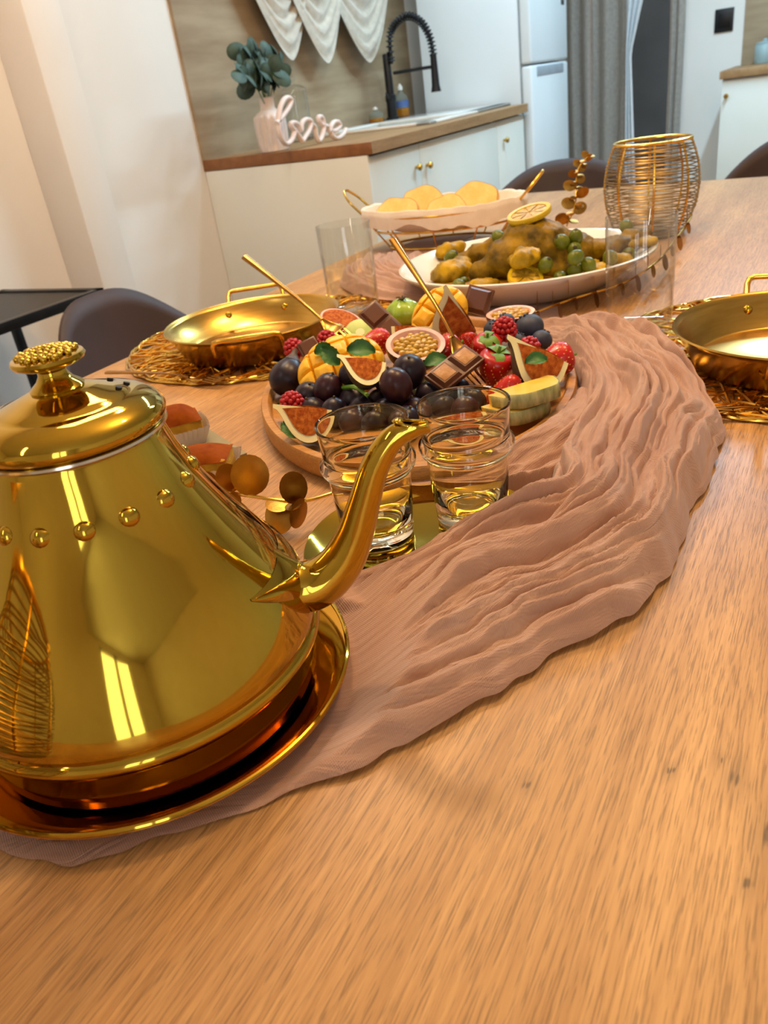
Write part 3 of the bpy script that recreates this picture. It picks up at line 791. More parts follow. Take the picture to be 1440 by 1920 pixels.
def raspberry(label, loc, n, sc=1.0):
    mb = MB()
    for i, (r_, z) in enumerate(((.0084, -.0060), (.0098, -.0015), (.0090, .0035), (.0066, .0078), (.0030, .0106))):
        m_ = max(3, int(r_*1450))
        for k in range(m_):
            q = 2*PI*(k+.5*(i % 2))/m_
            mb.ico((r_*math.cos(q), r_*math.sin(q), z), .0030, 1)
    mb.ico((0, 0, .001), (.0085, .0085, .0095), 2)
    o = mb.build('raspberry', M['rasp'], sharp=180)
    o.matrix_world = basis(n, FR, loc) @ Matrix.Scale(sc, 4)
    return tag(o, label, 'raspberry', 'raspberries on the board')
raspberry('raspberry beside the upright blueberry at the large fig wedge', at(990, 658, .040), ZU+FR*.4, 1.1)
raspberry('raspberry sitting on top of the blueberries', at(945, 618, .054), ZU-BK*.3, 1.05)
raspberry('raspberry on the rim beside the whole dark fig', at(555, 655, .040), ZU*.8-FR*.4, 1.05)
raspberry('raspberry peeping out behind the front mango half', at(610, 643, .044), ZU-BK*.2, 1.0)
raspberry('raspberry under the fig wedge with the green stem', at(562, 760, .030), ZU*.6-BK*.6, 1.0)

def chocolate(label, loc, n, x, k_=2, a=.024, top=None):
    t = thing('chocolate_piece', label, 'chocolate')
    t.matrix_world = basis(n, x, loc)
    MB().box((-a*k_/2, -a/2, 0), (a*k_/2, a/2, .0052), .0008).build('slab', M['choc'], t)
    for k in range(k_):
        c = (k-(k_-1)/2)*a
        p = MB(); e, f_ = a*.44, a*.34
        vs = [(c-e, -e, .005), (c+e, -e, .005), (c+e, e, .005), (c-e, e, .005), (c-f_, -f_, .0090), (c+f_, -f_, .0090), (c+f_, f_, .0090), (c-f_, f_, .0090)]
        p.add(vs, [(0, 1, 5, 4), (1, 2, 6, 5), (2, 3, 7, 6), (3, 0, 4, 7), (4, 5, 6, 7)])
        sq = p.build('square', M['choc'], t)
        g = MB()
        if top:
            g.box((c-f_*.85, -f_*.85, .0086), (c+f_*.85, f_*.85, .0094), .0003)
            g.build('caramel_top', M['caramel'], sq)
    return t
chocolate('two joined chocolate squares leaning by the green fruit', at(718, 608, .052), -BK*.75+ZU*.65, BK*.5+ZU*-.8+FR*.2, 2, .026)
chocolate('single chocolate square propped against the white dish', at(887, 563, .062), -BK*.8+ZU*.45-FR*.3, FR+ZU*-.5, 1, .030)
chocolate('two joined chocolate squares with caramel-coloured tops under the fork', at(852, 697, .048), ZU*.85-BK*.5, FR*.75+BK*.65, 2, .026, True)
chocolate('chocolate shard wedged behind the whole dark fig', at(583, 655, .040), -BK*.7+ZU*.6, FR+ZU*.5, 1, .022)

def melon(label, loc, L_, rz, tilt):
    t = thing('melon_slice', label, 'melon', group='melon slices on the board')
    t.matrix_world = Matrix.Translation(loc) @ Matrix.Rotation(rz, 4, 'Z') @ Matrix.Rotation(tilt, 4, 'X')
    out = [(L_/2*math.cos(PI+PI*k/24), .020*math.sin(PI+PI*k/24)**1 if True else 0) for k in range(25)]
    out = [(x, -.026*(1-abs(x/(L_/2))**4.0)) for x in [L_/2*(-1+2*k/24) for k in range(25)]]
    MB().poly(out+[(L_/2*.96, .006), (-L_/2*.96, .006)], 0, .0115).build('flesh', M['melon'], t)
    def rf(u, v):
        x, y = out[int(u*24+.5)]
        return Vector((x*1.012, y*1.02-.0008, -.0003+.0121*v))
    rr = MB().grid(rf, 25, 3).build('rind', M['rind'], t)
    md_ = rr.modifiers.new('thick', 'SOLIDIFY'); md_.thickness = .0010
    return t
rzm = math.atan2((BK*.42+FR).y, (BK*.42+FR).x)
melon('upper melon slice with mottled rind leaning on the other', at(985, 762, .026), .062, rzm, R(-6))
melon('lower melon slice with mottled rind flat on the board', at(986, 800, .0128), .062, rzm+.08, 0)

def leaf_mesh(name, l, w_, mat, serr=0.0, bend=.18, nu=14, nv=7):
    def f(u, v):
        ww = w_*(math.sin(PI*min(1, u*.94+.03))**.75)*(1+serr*math.sin(u*50))
        y = (v-.5)*2
        return Vector((l*u, ww*y, bend*l*math.sin(PI*u*.9)-.10*l*u+.14*w_*y*y*3))
    return MB().grid(f, nu, nv).mesh(name, mat)
ml = leaf_mesh('mint_leaf', .024, .0085, M['mint'], .06)
def mint(label, loc, n, x, sc=1.0):
    o = bpy.data.objects.new('mint_leaf', ml); COL.objects.link(o)
    o.matrix_world = basis(n, x, loc) @ Matrix.Scale(sc, 4)
    return tag(o, label, 'leaf', 'green leaves on the fruit')
mint('mint leaf lying across the top of the front mango half', at(648, 667, .062), ZU*.7-BK*.6, FR*1-BK*.2-ZU*.05, 1.15)
mint('mint leaf hanging on the front face of the front mango half', at(600, 660, .067), ZU*.4-BK*.8, FR*.6-ZU*.7-BK*.2, 1.0)
mint('smaller mint leaf paired on the front face of the front mango half', at(618, 655, .063), ZU*.5-BK*.8, -FR*.8-ZU*.35, .75)
mint('mint leaf resting on the large fig wedge', at(968, 708, .046), ZU*.8-BK*.5, FR*1+ZU*.15, .85)
mint('mint leaf beside the caramel-topped chocolate squares', at(795, 690, .052), ZU*.8-BK*.5, FR*.9+BK*.3, .95)
mint('mint leaf under the fig wedge with the green stem', at(520, 762, .026), ZU*.8-BK*.5, FR*.8-BK*.5, .9)
mint('mint leaf standing by the rim under the whole dark fig', at(530, 792, .027), ZU*.5-BK*.7, FR*.4-ZU*.5-BK*.4, .8)
gf = thing('green_fruit', 'pale green lobed fruit with a dry dark stem', 'fruit')
gf.matrix_world = basis(ZU-BK*.2, FR, at(756, 583, .056))
MB().ico((0, 0, 0), (.0225, .0225, .0165), 4, fn=lambda c: .93+.07*math.cos(6*math.atan2(c.y, c.x))*(1-c.z*c.z)).build('flesh', M['lime'], gf)
st_ = MB()
for k in range(5): st_.tube(spline([(0, 0, .0150), (.004*math.cos(k*1.3), .004*math.sin(k*1.3), .0185), (.008*math.cos(k*1.3), .008*math.sin(k*1.3), .0175)], 6), [.0013]*3+[.0007]*3, 5)
st_.build('dry_stem', M['stemw'], gf)
ks = thing('kiwi_slice', 'green slice tucked under the orange-fleshed fruit half', 'kiwi')
ks.matrix_world = basis(ZU*.7-BK*.6, FR, at(676, 628, .042))
MB().lathe([(0, 0), (.0185, 0), (.0195, .0025), (.0185, .005), (0, .0052)], 32).build('flesh', M['lime'], ks)
MB().lathe([(0, .0058), (.0052, .0056), (.0056, .0050), (0, .0045)], 20).build('core', M['figpith'], ks)
yf = thing('pineapple_slice', 'pale yellow fruit slice under the caramel-topped chocolate', 'fruit')
yf.matrix_world = basis(ZU*.9-BK*.4, FR, at(785, 715, .036))
MB().lathe([(0, 0), (.0190, 0), (.0200, .003), (.0190, .006), (0, .0062)], 32).build('flesh', M['figpith'], yf)
MB().lathe([(.0196, .0008), (.0208, .003), (.0196, .0052), (.0185, .003)], 32).build('peel', M['lime'], yf)

# forks: built along +X, tines at the origin end
def fork_parts(t, Lf, mat):
    MB().tube([(.058, 0, 0), (.075, 0, .0022), (.10, 0, .003), (Lf*.8, 0, .001), (Lf, 0, -.001)], [.0022, .0021, .0024, .0038, .0046], 10, flat=.45, up=(0, 0, 1)).build('handle', mat, t)
    def hd(u, v):
        x = .030+.030*u; ww = .0105*(1-max(0, u-.35)/.65*.8)
        y = (v-.5)*2
        return Vector((x, ww*y, -.0035*math.sin(PI*u*.9)+.0012*y*y))
    h_ = MB().grid(hd, 14, 9).build('head', mat, t)
    md_ = h_.modifiers.new('thick', 'SOLIDIFY'); md_.thickness = .0016; md_.offset = 0
    for k in range(4):
        y = (k-1.5)*.0058
        MB().tube([(.031, y, 0), (.015, y*.98, -.0012), (.0, y*.95, .002)], [.0019, .0017, .0009], 6, flat=.6, up=(0, 0, 1)).build('tine', mat, t)
def far_end(px, head, ln):
    d = ray(*px); c = CAM-head
    A, B, Cc = d.dot(d), 2*d.dot(c), c.dot(c)-ln*ln
    disc = max(0, B*B-4*A*Cc)
    t_ = (-B+math.sqrt(disc))/(2*A)
    return CAM+d*t_
def fork_between(label, head, end, nrm, group=None):
    t = thing('fork', label, 'fork', group=group)
    x = (end-head); ln = x.length; x.normalize()
    z = Vector(nrm); z = (z-x*z.dot(x)).normalized(); y = z.cross(x)
    t.matrix_world = Matrix.Translation(head) @ Matrix((x, y, z)).transposed().to_4x4()
    fork_parts(t, ln, M['cutlery'])
    return t
hA = at(905, 722, .030)
fork_between('antique gold fork leaning upright in the middle of the fruit', hA, far_end((737, 448), hA, .185), -BK*.8+FR*.4)
hB = at(668, 652, .036)
fork_between('thin antique gold fork leaning out over the left gold pan', hB, far_end((458, 480), hB, .200), ZU*.8-BK*.6)

# ---------------------------------------------------------------- wire placemats, gold pans, tumblers
def placemat(label, c, r_, seed):
    t = thing('wire_placemat', label, 'placemat', c, group='gold wire placemats')
    rng = random.Random(seed)
    loop = MB()
    lc = Vector(c)
    def clear(p):                                     # keep the wires off the fruit board
        d = Vector((lc.x+p[0]-BC.x, lc.y+p[1]-BC.y, 0)); ca, sa = math.cos(BR), math.sin(BR)
        k = math.hypot((d.x*ca+d.y*sa)/(BA*1.02), (-d.x*sa+d.y*ca)/(BB*1.02))
        if k < 1: d = d/max(k, .2); return (d.x+BC.x-lc.x, d.y+BC.y-lc.y, p[2])
        return p
    for k in range(3):
        loop.tube([clear(((r_-.003*k+.002*math.sin(a*11+k*2))*math.cos(2*PI*a/120), (r_-.003*k+.002*math.sin(a*7+k))*math.sin(2*PI*a/120), .003+.0012*math.sin(a*1.3+k*2))) for a in range(120)], .0015, 5, closed=True)
    loop.build('rim_wire', M['wire'], t)
    w_ = MB()
    for k in range(430):
        q = rng.uniform(0, 2*PI); r0 = r_*math.sqrt(rng.uniform(.02, .86)); a = q+rng.uniform(-1.3, 1.3); ln = rng.uniform(.05, .13)
        p = Vector((r0*math.cos(q), r0*math.sin(q), 0)); pts = []
        cv = rng.uniform(-9, 9)
        for i in range(9):
            pts.append(clear((p.x, p.y, .0038+.0026*math.sin(i*.9+k))))
            p = p+Vector((math.cos(a), math.sin(a), 0))*(ln/8); a += cv*ln/8
            if p.length > r_*.985: p = p.normalized()*r_*.985; a += .5
        w_.tube(pts, rng.uniform(.0009, .0016), 5)
    stuff(w_.build('wire_strands', M['wire'], t))
    return t
def gold_pan(label, c, ang, r_=.114, h=.036):
    t = thing('gold_pan', label, 'pan', c, ang, group='gold pans on the placemats')
    MB().lathe([(0, 0), (r_*.80, 0), (r_*.83, .002), (r_*.965, h*.86), (r_*.99, h*.98), (r_*1.01, h), (r_, h+.0014), (r_*.975, h), (r_*.955, h*.90), (r_*.815, .0045), (r_*.79, .0030), (0, .0030)], 96).build('pan_dish', M['pan'], t)
    rv = MB().lathe([(0, .0030), (.0030, .0026), (.0046, .0012), (.0050, -.001), (0, -.001)], 16).mesh('rivet', M['brass'])
    for s in (-1, 1):
        hw = .040
        pts = [(s*r_*.955, -hw, h*.62), (s*(r_*1.06), -hw, h*.72), (s*(r_*1.16), -hw*.98, h*1.12), (s*(r_*1.20), -hw*.92, h*1.24), (s*(r_*1.21), -hw*.80, h*1.28)]
        pts = pts+[(x, -y, z) for x, y, z in reversed(pts)]
        MB().tube(pts, .0032, 10).build('handle', M['wire'], t)
        for y in (-hw, hw):
            inst('rivet', rv, t, mw=basis((-s*.97, 0, .25), (0, 0, 1), (s*math.sqrt((r_*.905)**2-y*y), y, h*.62)))
    return t
MLc = Vector((.868, .676, T)); MRc = Vector((.868, .010, T))
placemat('round tangled gold wire placemat under the pan beside the dark chair', MLc, .196, 5)
placemat('round tangled gold wire placemat under the pan at the open edge of the table', MRc, .205, 9)
gold_pan('gold two-handled pan on the placemat beside the dark chair', Vector((.812, .656, T+.007)), R(34))
gold_pan('gold two-handled pan on the placemat at the open edge of the table', Vector((.812, .018, T+.007)), R(10))
def flat_fork(label, a, b_):
    return fork_between(label, a, b_, ZU)
flat_fork('antique gold fork lying on the placemat near the teapot', at(425, 712, .008), at(200, 697, .009))
flat_fork('antique gold fork lying on the rim of the placemat beside the runner', at(1500, 752, .008), at(1330, 772, .009)) if False else flat_fork('antique gold fork lying on the rim of the placemat beside the runner', at(1560, 748, .008), at(1325, 774, .009))
tp = [(0, 0), (.0335, 0), (.0350, .002), (.0352, .006), (.0362, .06), (.0372, .1235), (.0368, .1245), (.0362, .1240), (.0350, .06), (.0338, .0095), (.030, .0075), (0, .0070)]
tmh = MB().lathe(tp, 64).mesh('tumbler', M['thin'], sharp=50)
for (x, y, z), lab in (((.960, .590, T+.005), 'tall clear tumbler standing behind the fork beside the bread basket side pan'), ((.905, .186, T+.005), 'tall clear tumbler standing between the white dish and the open-edge pan')):
    o = bpy.data.objects.new('tumbler', tmh); COL.objects.link(o); o.location = (x, y, z); tag(o, lab, 'glass')
#@@NEXT

# ---------------------------------------------------------------- white serving dish with chicken
DC = Vector((1.112, .388, T+.004))
dish = thing('serving_dish', 'large white oval serving dish holding the chicken', 'dish', DC, R(-42))
DSC = .94
MB().lathe([(0, 0), (.115, 0), (.120, .003), (.150, .018), (.180, .036), (.1885, .0425), (.1890, .0450), (.1860, .0462), (.1800, .0440), (.150, .0240), (.120, .0085), (.110, .007), (0, .007)], 96, sx=1.03*DSC, sy=.97*DSC).build('dish_bowl', M['white'], dish)
M['chick'] = pm('turmeric_chicken', (152, 116, 10), (74, 57, 8), 38, rough=.5, bump=.6, bscale=140, detail=8, spec=.16)
M['sauce'] = pm('yellow_sauce', (186, 134, 18), (140, 96, 14), 30, rough=.35, bump=.4, bscale=60, spec=.4)
M['potato'] = pm('stewed_potato', (192, 152, 18), (122, 96, 12), 44, rough=.45, bump=.6, bscale=90, spec=.25)
M['olive'] = pm('green_olive', (84, 92, 12), (104, 110, 20), 30, rough=.35, spec=.4)
M['olivehole'] = pm('olive_hole', (44, 42, 14), rough=.6)
M['lemon'] = pm('preserved_lemon', (206, 168, 16), (216, 184, 32), 50, rough=.35, spec=.4)
M['lemonflesh'] = pm('lemon_flesh', (180, 138, 20), (210, 172, 60), 130, rough=.3, bump=.4, bscale=150)
o = MB().lathe([(0, .0085), (.118, .010), (.140, .0195), (.136, .0225), (.09, .026), (0, .030)], 64, sx=1.03*DSC, sy=.97*DSC).build('onion_sauce', M['sauce'], loc=DC, rot=(0, 0, R(-42)))
tag(o, 'yellow onion sauce pooled in the white dish', 'sauce')
def blobs(name, lst, mat, vox=.0045, sm=6, disp=.0025):
    mb = MB()
    for c, rad_ in lst: mb.ico(c, rad_, 3)
    o = mb.build(name, mat, sharp=180)
    r_ = o.modifiers.new('fuse', 'REMESH'); r_.mode = 'VOXEL'; r_.voxel_size = vox; r_.use_smooth_shade = True
    s_ = o.modifiers.new('soft', 'SMOOTH'); s_.iterations = sm; s_.factor = .5
    if disp:
        tx = bpy.data.textures.new(name+'_lumps', 'CLOUDS'); tx.noise_scale = .016; tx.noise_depth = 3
        d_ = o.modifiers.new('lumps', 'DISPLACE'); d_.texture = tx; d_.strength = disp*4.5; d_.mid_level = .5
    return o
ck = at(1010, 468, .058)
ch = thing('roast_chicken', 'golden brown stewed chicken in the white dish', 'chicken')
bodyc = blobs('carcass', [(ck, (.050, .050, .040)), (ck+FR*-.045+ZU*-.006-BK*.01, (.034, .034, .030)), (ck+FR*.045+ZU*-.010, (.034, .034, .028)), (ck+FR*-.01+ZU*.020, (.038, .040, .022)),
    (ck+FR*.078+BK*.005+ZU*-.016, (.020, .022, .017)), (ck-FR*.080-BK*.006+ZU*-.018, (.021, .022, .017)), (ck-BK*.038+ZU*-.024+FR*.02, (.022, .024, .015)), (ck+BK*.03, (.04, .04, .03))], M['chick'])
bodyc.parent = ch
leg1 = blobs('drumstick', [(at(1180, 450, .050), (.017, .020, .015)), (at(1155, 462, .047), (.020, .020, .016)), (at(1125, 470, .046), (.022, .022, .018)), (at(1210, 440, .050), (.010, .010, .009))], M['chick'])
leg1.parent = ch
wing = blobs('wing', [(at(900, 482, .045), (.024, .024, .022)), (at(870, 492, .040), (.018, .018, .014)), (at(935, 470, .050), (.022, .022, .022))], M['chick'])
wing.parent = ch
pl_ = [((905, 505), .040, .020, .016), ((975, 495), .050, .020, .014), ((1125, 505), .030, .020, .014), ((1225, 455), .034, .014, .010), ((850, 515), .026, .030, .020), ((825, 497), .024, .020, .013), ((930, 522), .024, .018, .014), ((1040, 505), .026, .016, .011), ((1090, 490), .034, .020, .018), ((1165, 492), .028, .022, .014), ((1212, 472), .032, .013, .009), ((885, 500), .034, .020, .016)]
pt_labels = ['potato piece squeezed between the wing and the fat potato', 'small potato piece behind the lemon ring', 'potato piece in front of the drumstick', 'smallest potato piece at the garland end of the dish', 'fat yellow potato piece at the basket end of the dish', 'small potato piece at the tip of the dish behind the fork', 'potato piece in front of the chicken wing', 'potato piece between the lemon ring and the olives', 'upright potato piece below the olive pair', 'yellow potato strip seen through the tumbler', 'potato piece under the gold leaf at the dish rim', 'potato piece leaning on the chicken wing']
for ((x, y), h, a, c), lab in zip(pl_, pt_labels):
    o = blobs('potato_piece', [(at(x, y, h+.004), (a*.82, a*.82, c*.9)), (at(x+random.uniform(10, 22), y-random.uniform(2, 9), h+.006), (a*.64, a*.72, c*.76)), (at(x-random.uniform(8, 20), y+random.uniform(0, 5), h+.001), (a*.6, a*.64, c*.62))], M['potato'], .0035, 3, .0030)
    tag(o, lab, 'potato', 'potato pieces in the dish')
def olive(px, h, lab, r_=.0105):
    t = thing('olive', lab, 'olive', group='green olives in the dish')
    t.matrix_world = basis((random.uniform(-1, 1), random.uniform(-1, 1), random.uniform(.2, .9)), (0, 0, 1), at(px[0], px[1], h))
    MB().ico((0, 0, 0), (r_*.9, r_*.9, r_*1.1), 3).build('flesh', M['olive'], t)
    MB().lathe([(0, r_*1.12), (r_*.20, r_*1.11), (r_*.26, r_*1.05), (0, r_*1.0)], 12).build('pit_hole', M['olivehole'], t)
for px, h, lab in (((1057, 455), .075, 'green olive on the chicken breast, larger of the pair'), ((1079, 447), .077, 'green olive on the chicken breast, half behind its twin'), ((1075, 467), .066, 'green olive just under the olive pair'), ((1079, 480), .060, 'pitted green olive showing its hole'),
                   ((1052, 522), .030, 'green olive at the dish rim in front of the potato'), ((1072, 511), .034, 'green olive beside the rim olive'), ((893, 524), .032, 'green olive near the lemon ring'), ((872, 527), .028, 'green olive at the dish rim by the chocolate square'), ((960, 530), .032, 'green olive under the lemon ring'), ((1020, 500), .050, 'dark-sided green olive in the hollow of the chicken'), ((1110, 502), .040, 'green olive against the upright potato'), ((1140, 500), .036, 'green olive beside the yellow potato strip'), ((848, 488), .048, 'green olive behind the fat potato piece'),
                   ((1175, 478), .036, 'green olive seen through the tumbler'), ((935, 447), .070, 'green olive on the shoulder of the chicken'), ((1200, 458), .038, 'green olive beside the drumstick end'), ((1070, 525), .026, 'small green olive touching the rim olives')):
    olive(px, h, lab)
def lemon(px, h, n, lab, r_=.026):
    t = thing('lemon_slice', lab, 'lemon', group='lemon slices in the dish')
    t.matrix_world = basis(n, FR, at(px[0], px[1], h))
    MB().lathe([(r_*.82, -.003), (r_, -.0035), (r_*1.03, 0), (r_, .0035), (r_*.82, .003), (r_*.80, 0), (r_*.82, -.003)], 40).build('peel', M['lemon'], t)
    f_ = MB()
    for k in range(8):
        q = k*PI/4
        f_.add([(.002*math.cos(q+PI/8), .002*math.sin(q+PI/8), .0022)]+[(r_*.80*math.cos(q+.06+a*.0667*PI/ .93*.0+a*(PI/4-.12)/5), r_*.80*math.sin(q+.06+a*(PI/4-.12)/5), .0020) for a in range(6)], [(0, a+1, a+2) for a in range(5)])
    f_.lathe([(r_*.82, .0008), (0, .0008)], 32); f_.lathe([(r_*.82, -.0012), (0, -.0012)], 32)
    f_.build('segments', M['lemonflesh'], t)
lemon((993, 408), .100, ZU*.98-BK*.12+FR*-.22, 'glossy lemon slice lying on top of the chicken', .030)
lemon((985, 514), .044, -BK*.42+ZU*.9+FR*.12, 'lemon ring at the rim in front of the chicken', .023)

# ---------------------------------------------------------------- bread basket
BKC = Vector((1.47, .675, T+.002)); BRZ = R(-80)
bk = thing('bread_basket', 'gold wire bread basket lined with white cloth', 'basket', BKC, BRZ)
bk.scale = (.86, .86, 1)
def oval(a, b_, z, n=72): return [(a*math.cos(2*PI*k/n), b_*math.sin(2*PI*k/n), z) for k in range(n)]
MB().tube(oval(.130, .078, .003), .0024, 8, closed=True).build('base_wire', M['wire'], bk)
MB().tube(oval(.160, .098, .036), .0022, 8, closed=True).build('middle_wire', M['wire'], bk)
MB().tube(oval(.184, .114, .065), .0026, 8, closed=True).build('rim_wire', M['wire'], bk)
for k in range(10):
    q = 2*PI*(k+.5)/10
    MB().tube([(.130*math.cos(q), .078*math.sin(q), .003), (.160*math.cos(q), .098*math.sin(q), .036), (.184*math.cos(q), .114*math.sin(q), .065)], .0018, 6).build('rib_wire', M['wire'], bk)
for s in (-1, 1):
    MB().tube(spline([(s*.178, -.036, .070), (s*.205, -.034, .094), (s*.222, -.016, .110), (s*.224, 0, .113), (s*.222, .016, .110), (s*.205, .034, .094), (s*.178, .036, .070)], 36), .0026, 8).build('handle', M['wire'], bk)
M['linen'] = pm('white_linen', (236, 224, 210), (226, 212, 196), 30, rough=.9, bump=.25, bscale=300, sheen=.3)
def liner(u, v):
    q = 2*PI*u
    k = [(0, .034), (.62, .032), (.84, .042), (.965, .062), (1.015, .076), (1.055, .078), (1.075, .068), (1.065, .054), (1.055, .044)]
    t_ = v*(len(k)-1); i = min(int(t_), len(k)-2); fr = t_-i
    r_ = k[i][0]+(k[i+1][0]-k[i][0])*fr; z = k[i][1]+(k[i+1][1]-k[i][1])*fr
    wv_ = .010*ns(3*math.cos(q), 3*math.sin(q), 2.2)+.004*ns(9*math.cos(q), 9*math.sin(q), 4)
    r_ += (.9*wv_)*(v**2); z += wv_*v*v*(1.2 if v > .5 else .3)
    if v > .75: z += .012*ns(2.2*math.cos(q), 2.2*math.sin(q), 8.1)*(v-.75)*4
    return Vector((.178*r_*math.cos(q), .108*r_*math.sin(q), max(.006, z)))
MB().grid(liner, 140, 40, cu=True).build('cloth_liner', M['linen'], bk, sharp=180)
M['crust'] = pm('bread_crust', (232, 184, 108), (218, 162, 84), 24, rough=.7, bump=.3, bscale=90)
M['crumb'] = pm('bread_crumb', (242, 202, 128), (234, 188, 108), 70, rough=.9, bump=.7, bscale=170)
def bread(label, loc, n, x, sc=1.0):
    t = thing('bread_slice', label, 'bread', group='bread pieces in the basket')
    t.matrix_world = basis(n, x, loc) @ Matrix.Scale(sc, 4)
    rb = random.Random(len(label)*7+int(loc.y*1000)); ph = rb.uniform(0, 6); sk = rb.uniform(-.35, .35)
    out = [(.038*math.cos(PI*k/16)*(1+.05*math.sin(k*1.1+ph))+sk*.03*math.sin(PI*k/16), .036*math.sin(PI*k/16)**(.7+.5*abs(sk))*(1+.06*math.sin(k*.9+ph))) for k in range(17)]+[(-.028, -.007), (0, -.012), (.028, -.006)]
    MB().poly([(a*.97, b_*.97) for a, b_ in out], -.0085, .0085).build('crumb', M['crumb'], t)
    n_ = len(out)
    c_ = MB().grid(lambda u, v: Vector((out[int(u*n_+.5) % n_][0]*(.985+.035*math.sin(PI*v)), out[int(u*n_+.5) % n_][1]*(.985+.035*math.sin(PI*v)), -.0084+.0168*v)), n_, 5, cu=True).build('crust', M['crust'], t)
BX = Vector((math.cos(BRZ), math.sin(BRZ), 0)); BY = Vector((-math.sin(BRZ), math.cos(BRZ), 0))
BN = -BY*.86+ZU*.50                                   # the slices lean back side by side on the bunched cloth
for lx, ly, lz_, n, roll, lab, sc in ((-.082, -.028, .054, BN, .06, 'pale bread piece at the near end of the basket', 1.15), (.014, -.030, .052, BN, -.05, 'bread piece with its crumb facing the fork', 1.10),
                           (-.042, .022, .060, BN, -.08, 'darker bread piece in the middle of the basket', 1.25), (.058, .024, .060, BN, .05, 'round-topped bread piece standing in the middle of the basket', 1.20),
                           (-.112, .030, .052, BN, .25, 'bread end tucked under the liner edge', .62), (.103, -.018, .047, ZU-BY*.25, .2, 'bread piece leaning to the far handle', .72)):
    bread(lab, BKC+BX*lx+BY*ly+ZU*lz_, n, BX+ZU*roll, sc)

# ---------------------------------------------------------------- gold wire lantern
VH = .150
def vr(z):
    t_ = z/VH
    return .047+.030*math.sin(PI*(t_*.80+.06))**.9
def lantern(label, VC):
    t = thing('wire_lantern', label, 'lantern', VC)
    for k in range(28):
        z = .004+k*(VH-.010)/27
        MB().tube([((vr(z)+.0005*math.sin(a*.7+k))*math.cos(2*PI*a/56), (vr(z)+.0005*math.sin(a*.7+k))*math.sin(2*PI*a/56), z+.0012*math.sin(a*2*PI/56*2+k*1.7)) for a in range(56)], .0010, 6, closed=True).build('ring_wire', M['wire_matte'], t)
    MB().tube([(vr(VH)*math.cos(2*PI*a/64), vr(VH)*math.sin(2*PI*a/64), VH) for a in range(64)], .0026, 8, closed=True).build('rim', M['wire'], t)
    for k in range(8):
        q = k*PI/4+.25
        MB().tube([((vr(VH*i/14)-.001)*math.cos(q), (vr(VH*i/14)-.001)*math.sin(q), VH*i/14) for i in range(15)], .0019, 6).build('upright_wire', M['wire'], t)
    MB().lathe([(0, 0), (.046, 0), (.047, .002), (0, .0025)], 48).build('base_disc', M['wire_matte'], t)
    return t
VC = Vector((1.47, .287, T))
lantern('barrel-shaped gold wire lantern standing behind the white dish', VC)
lantern('barrel-shaped gold wire lantern mirrored in the side of the teapot', Vector((.020, .362, T)))
cj = MB().lathe([(0, 0), (.034, 0), (.036, .004), (.037, .075), (.0355, .075), (.0345, .006), (0, .005)], 48).build('candle_glass', M['thin'], loc=VC+Vector((0, 0, .003)))
tag(cj, 'clear candle glass inside the gold wire lantern', 'glass')

# ---------------------------------------------------------------- gold eucalyptus sprigs
def gleaf(l, w_):
    def f(u, v):
        q = 2*PI*v
        return Vector((l*.5+l*.5*u*math.cos(q), w_*u*math.sin(q), .03*l*(1-u*u)))
    return MB().grid(f, 5, 20, cv=True).mesh('leaf', M['leafgold'])
GL = [gleaf(.026, .0105), gleaf(.020, .0085), gleaf(.030, .0140)]
def sprig(label, pts, leaves, r_=.0014):
    t = thing('eucalyptus_sprig', label, 'sprig', pts[0])
    P0 = Vector(pts[0])
    C_ = spline([Vector(p)-P0 for p in pts], 40)
    MB().tube(C_, r_, 7).build('stem', M['wire'], t)
    for f_, d, nrm, k, sc in leaves:
        i = min(39, int(f_*39))
        inst('leaf', GL[k], t, mw=basis(nrm, d, C_[i]) @ Matrix.Scale(sc, 4))
    return t
g0 = [at(402, 918, .020), at(470, 930, .024), at(560, 940, .022), at(640, 920, .016)]
sprig('gold eucalyptus sprig lying between the cakes and the tea glasses', g0, [
    (.00, ZU*.9-FR*.3, -BK, 1, .85), (.16, ZU*.85+FR*.1+BK*.3, -BK, 0, .95), (.25, -ZU*.5-FR*.6-BK*.5, -BK*.8+FR*.3, 1, 1.0), (.35, ZU*.8+FR*.12+BK*.5, -BK*.9+ZU*.3, 2, 1.05), (.48, FR*.5-ZU*.25-BK*.5, ZU*.9-BK*.2, 0, .8),
    (.52, -ZU*.45-BK*.9+FR*.05, -BK*.7+ZU*.5, 0, 1.0), (.70, ZU*.75-FR*.45+BK*.2, -BK*.8+FR*.5, 0, 1.05), (.73, -ZU*.4-FR*.25-BK*.9, -BK*.5+FR*.8, 1, 1.2), (.66, -FR*.2-ZU*.15-BK, ZU*.9, 1, .7)])
g1 = [at(998, 588, .020), at(1075, 560, .022), at(1170, 530, .026), at(1230, 492, .036), at(1262, 455, .040), at(1296, 408, .046)]
lv = []
for k, f_ in enumerate((.04, .12, .20, .29, .38, .47, .56, .66, .76, .86, .96)):
    lv.append((f_, ZU*.9+FR*.25+BK*.1, (BK*.3-FR*1), k % 2, .95)); lv.append((f_+.01, -ZU*.45-BK*.7+FR*.5, FR, (k+1) % 2, .9))
sprig('gold eucalyptus garland hugging the rim of the white dish', g1, lv)
X0 = 1.40
g2 = [Vector((X0, 0, 0)) for _ in range(1)]
q0 = atX(1062, 425, 1.36); g2 = [Vector((q0.x, q0.y, max(T+.02, q0.z))), atX(1078, 385, 1.37), atX(1080, 345, 1.39), atX(1085, 315, 1.40), atX(1106, 288, 1.41)]
lv = []
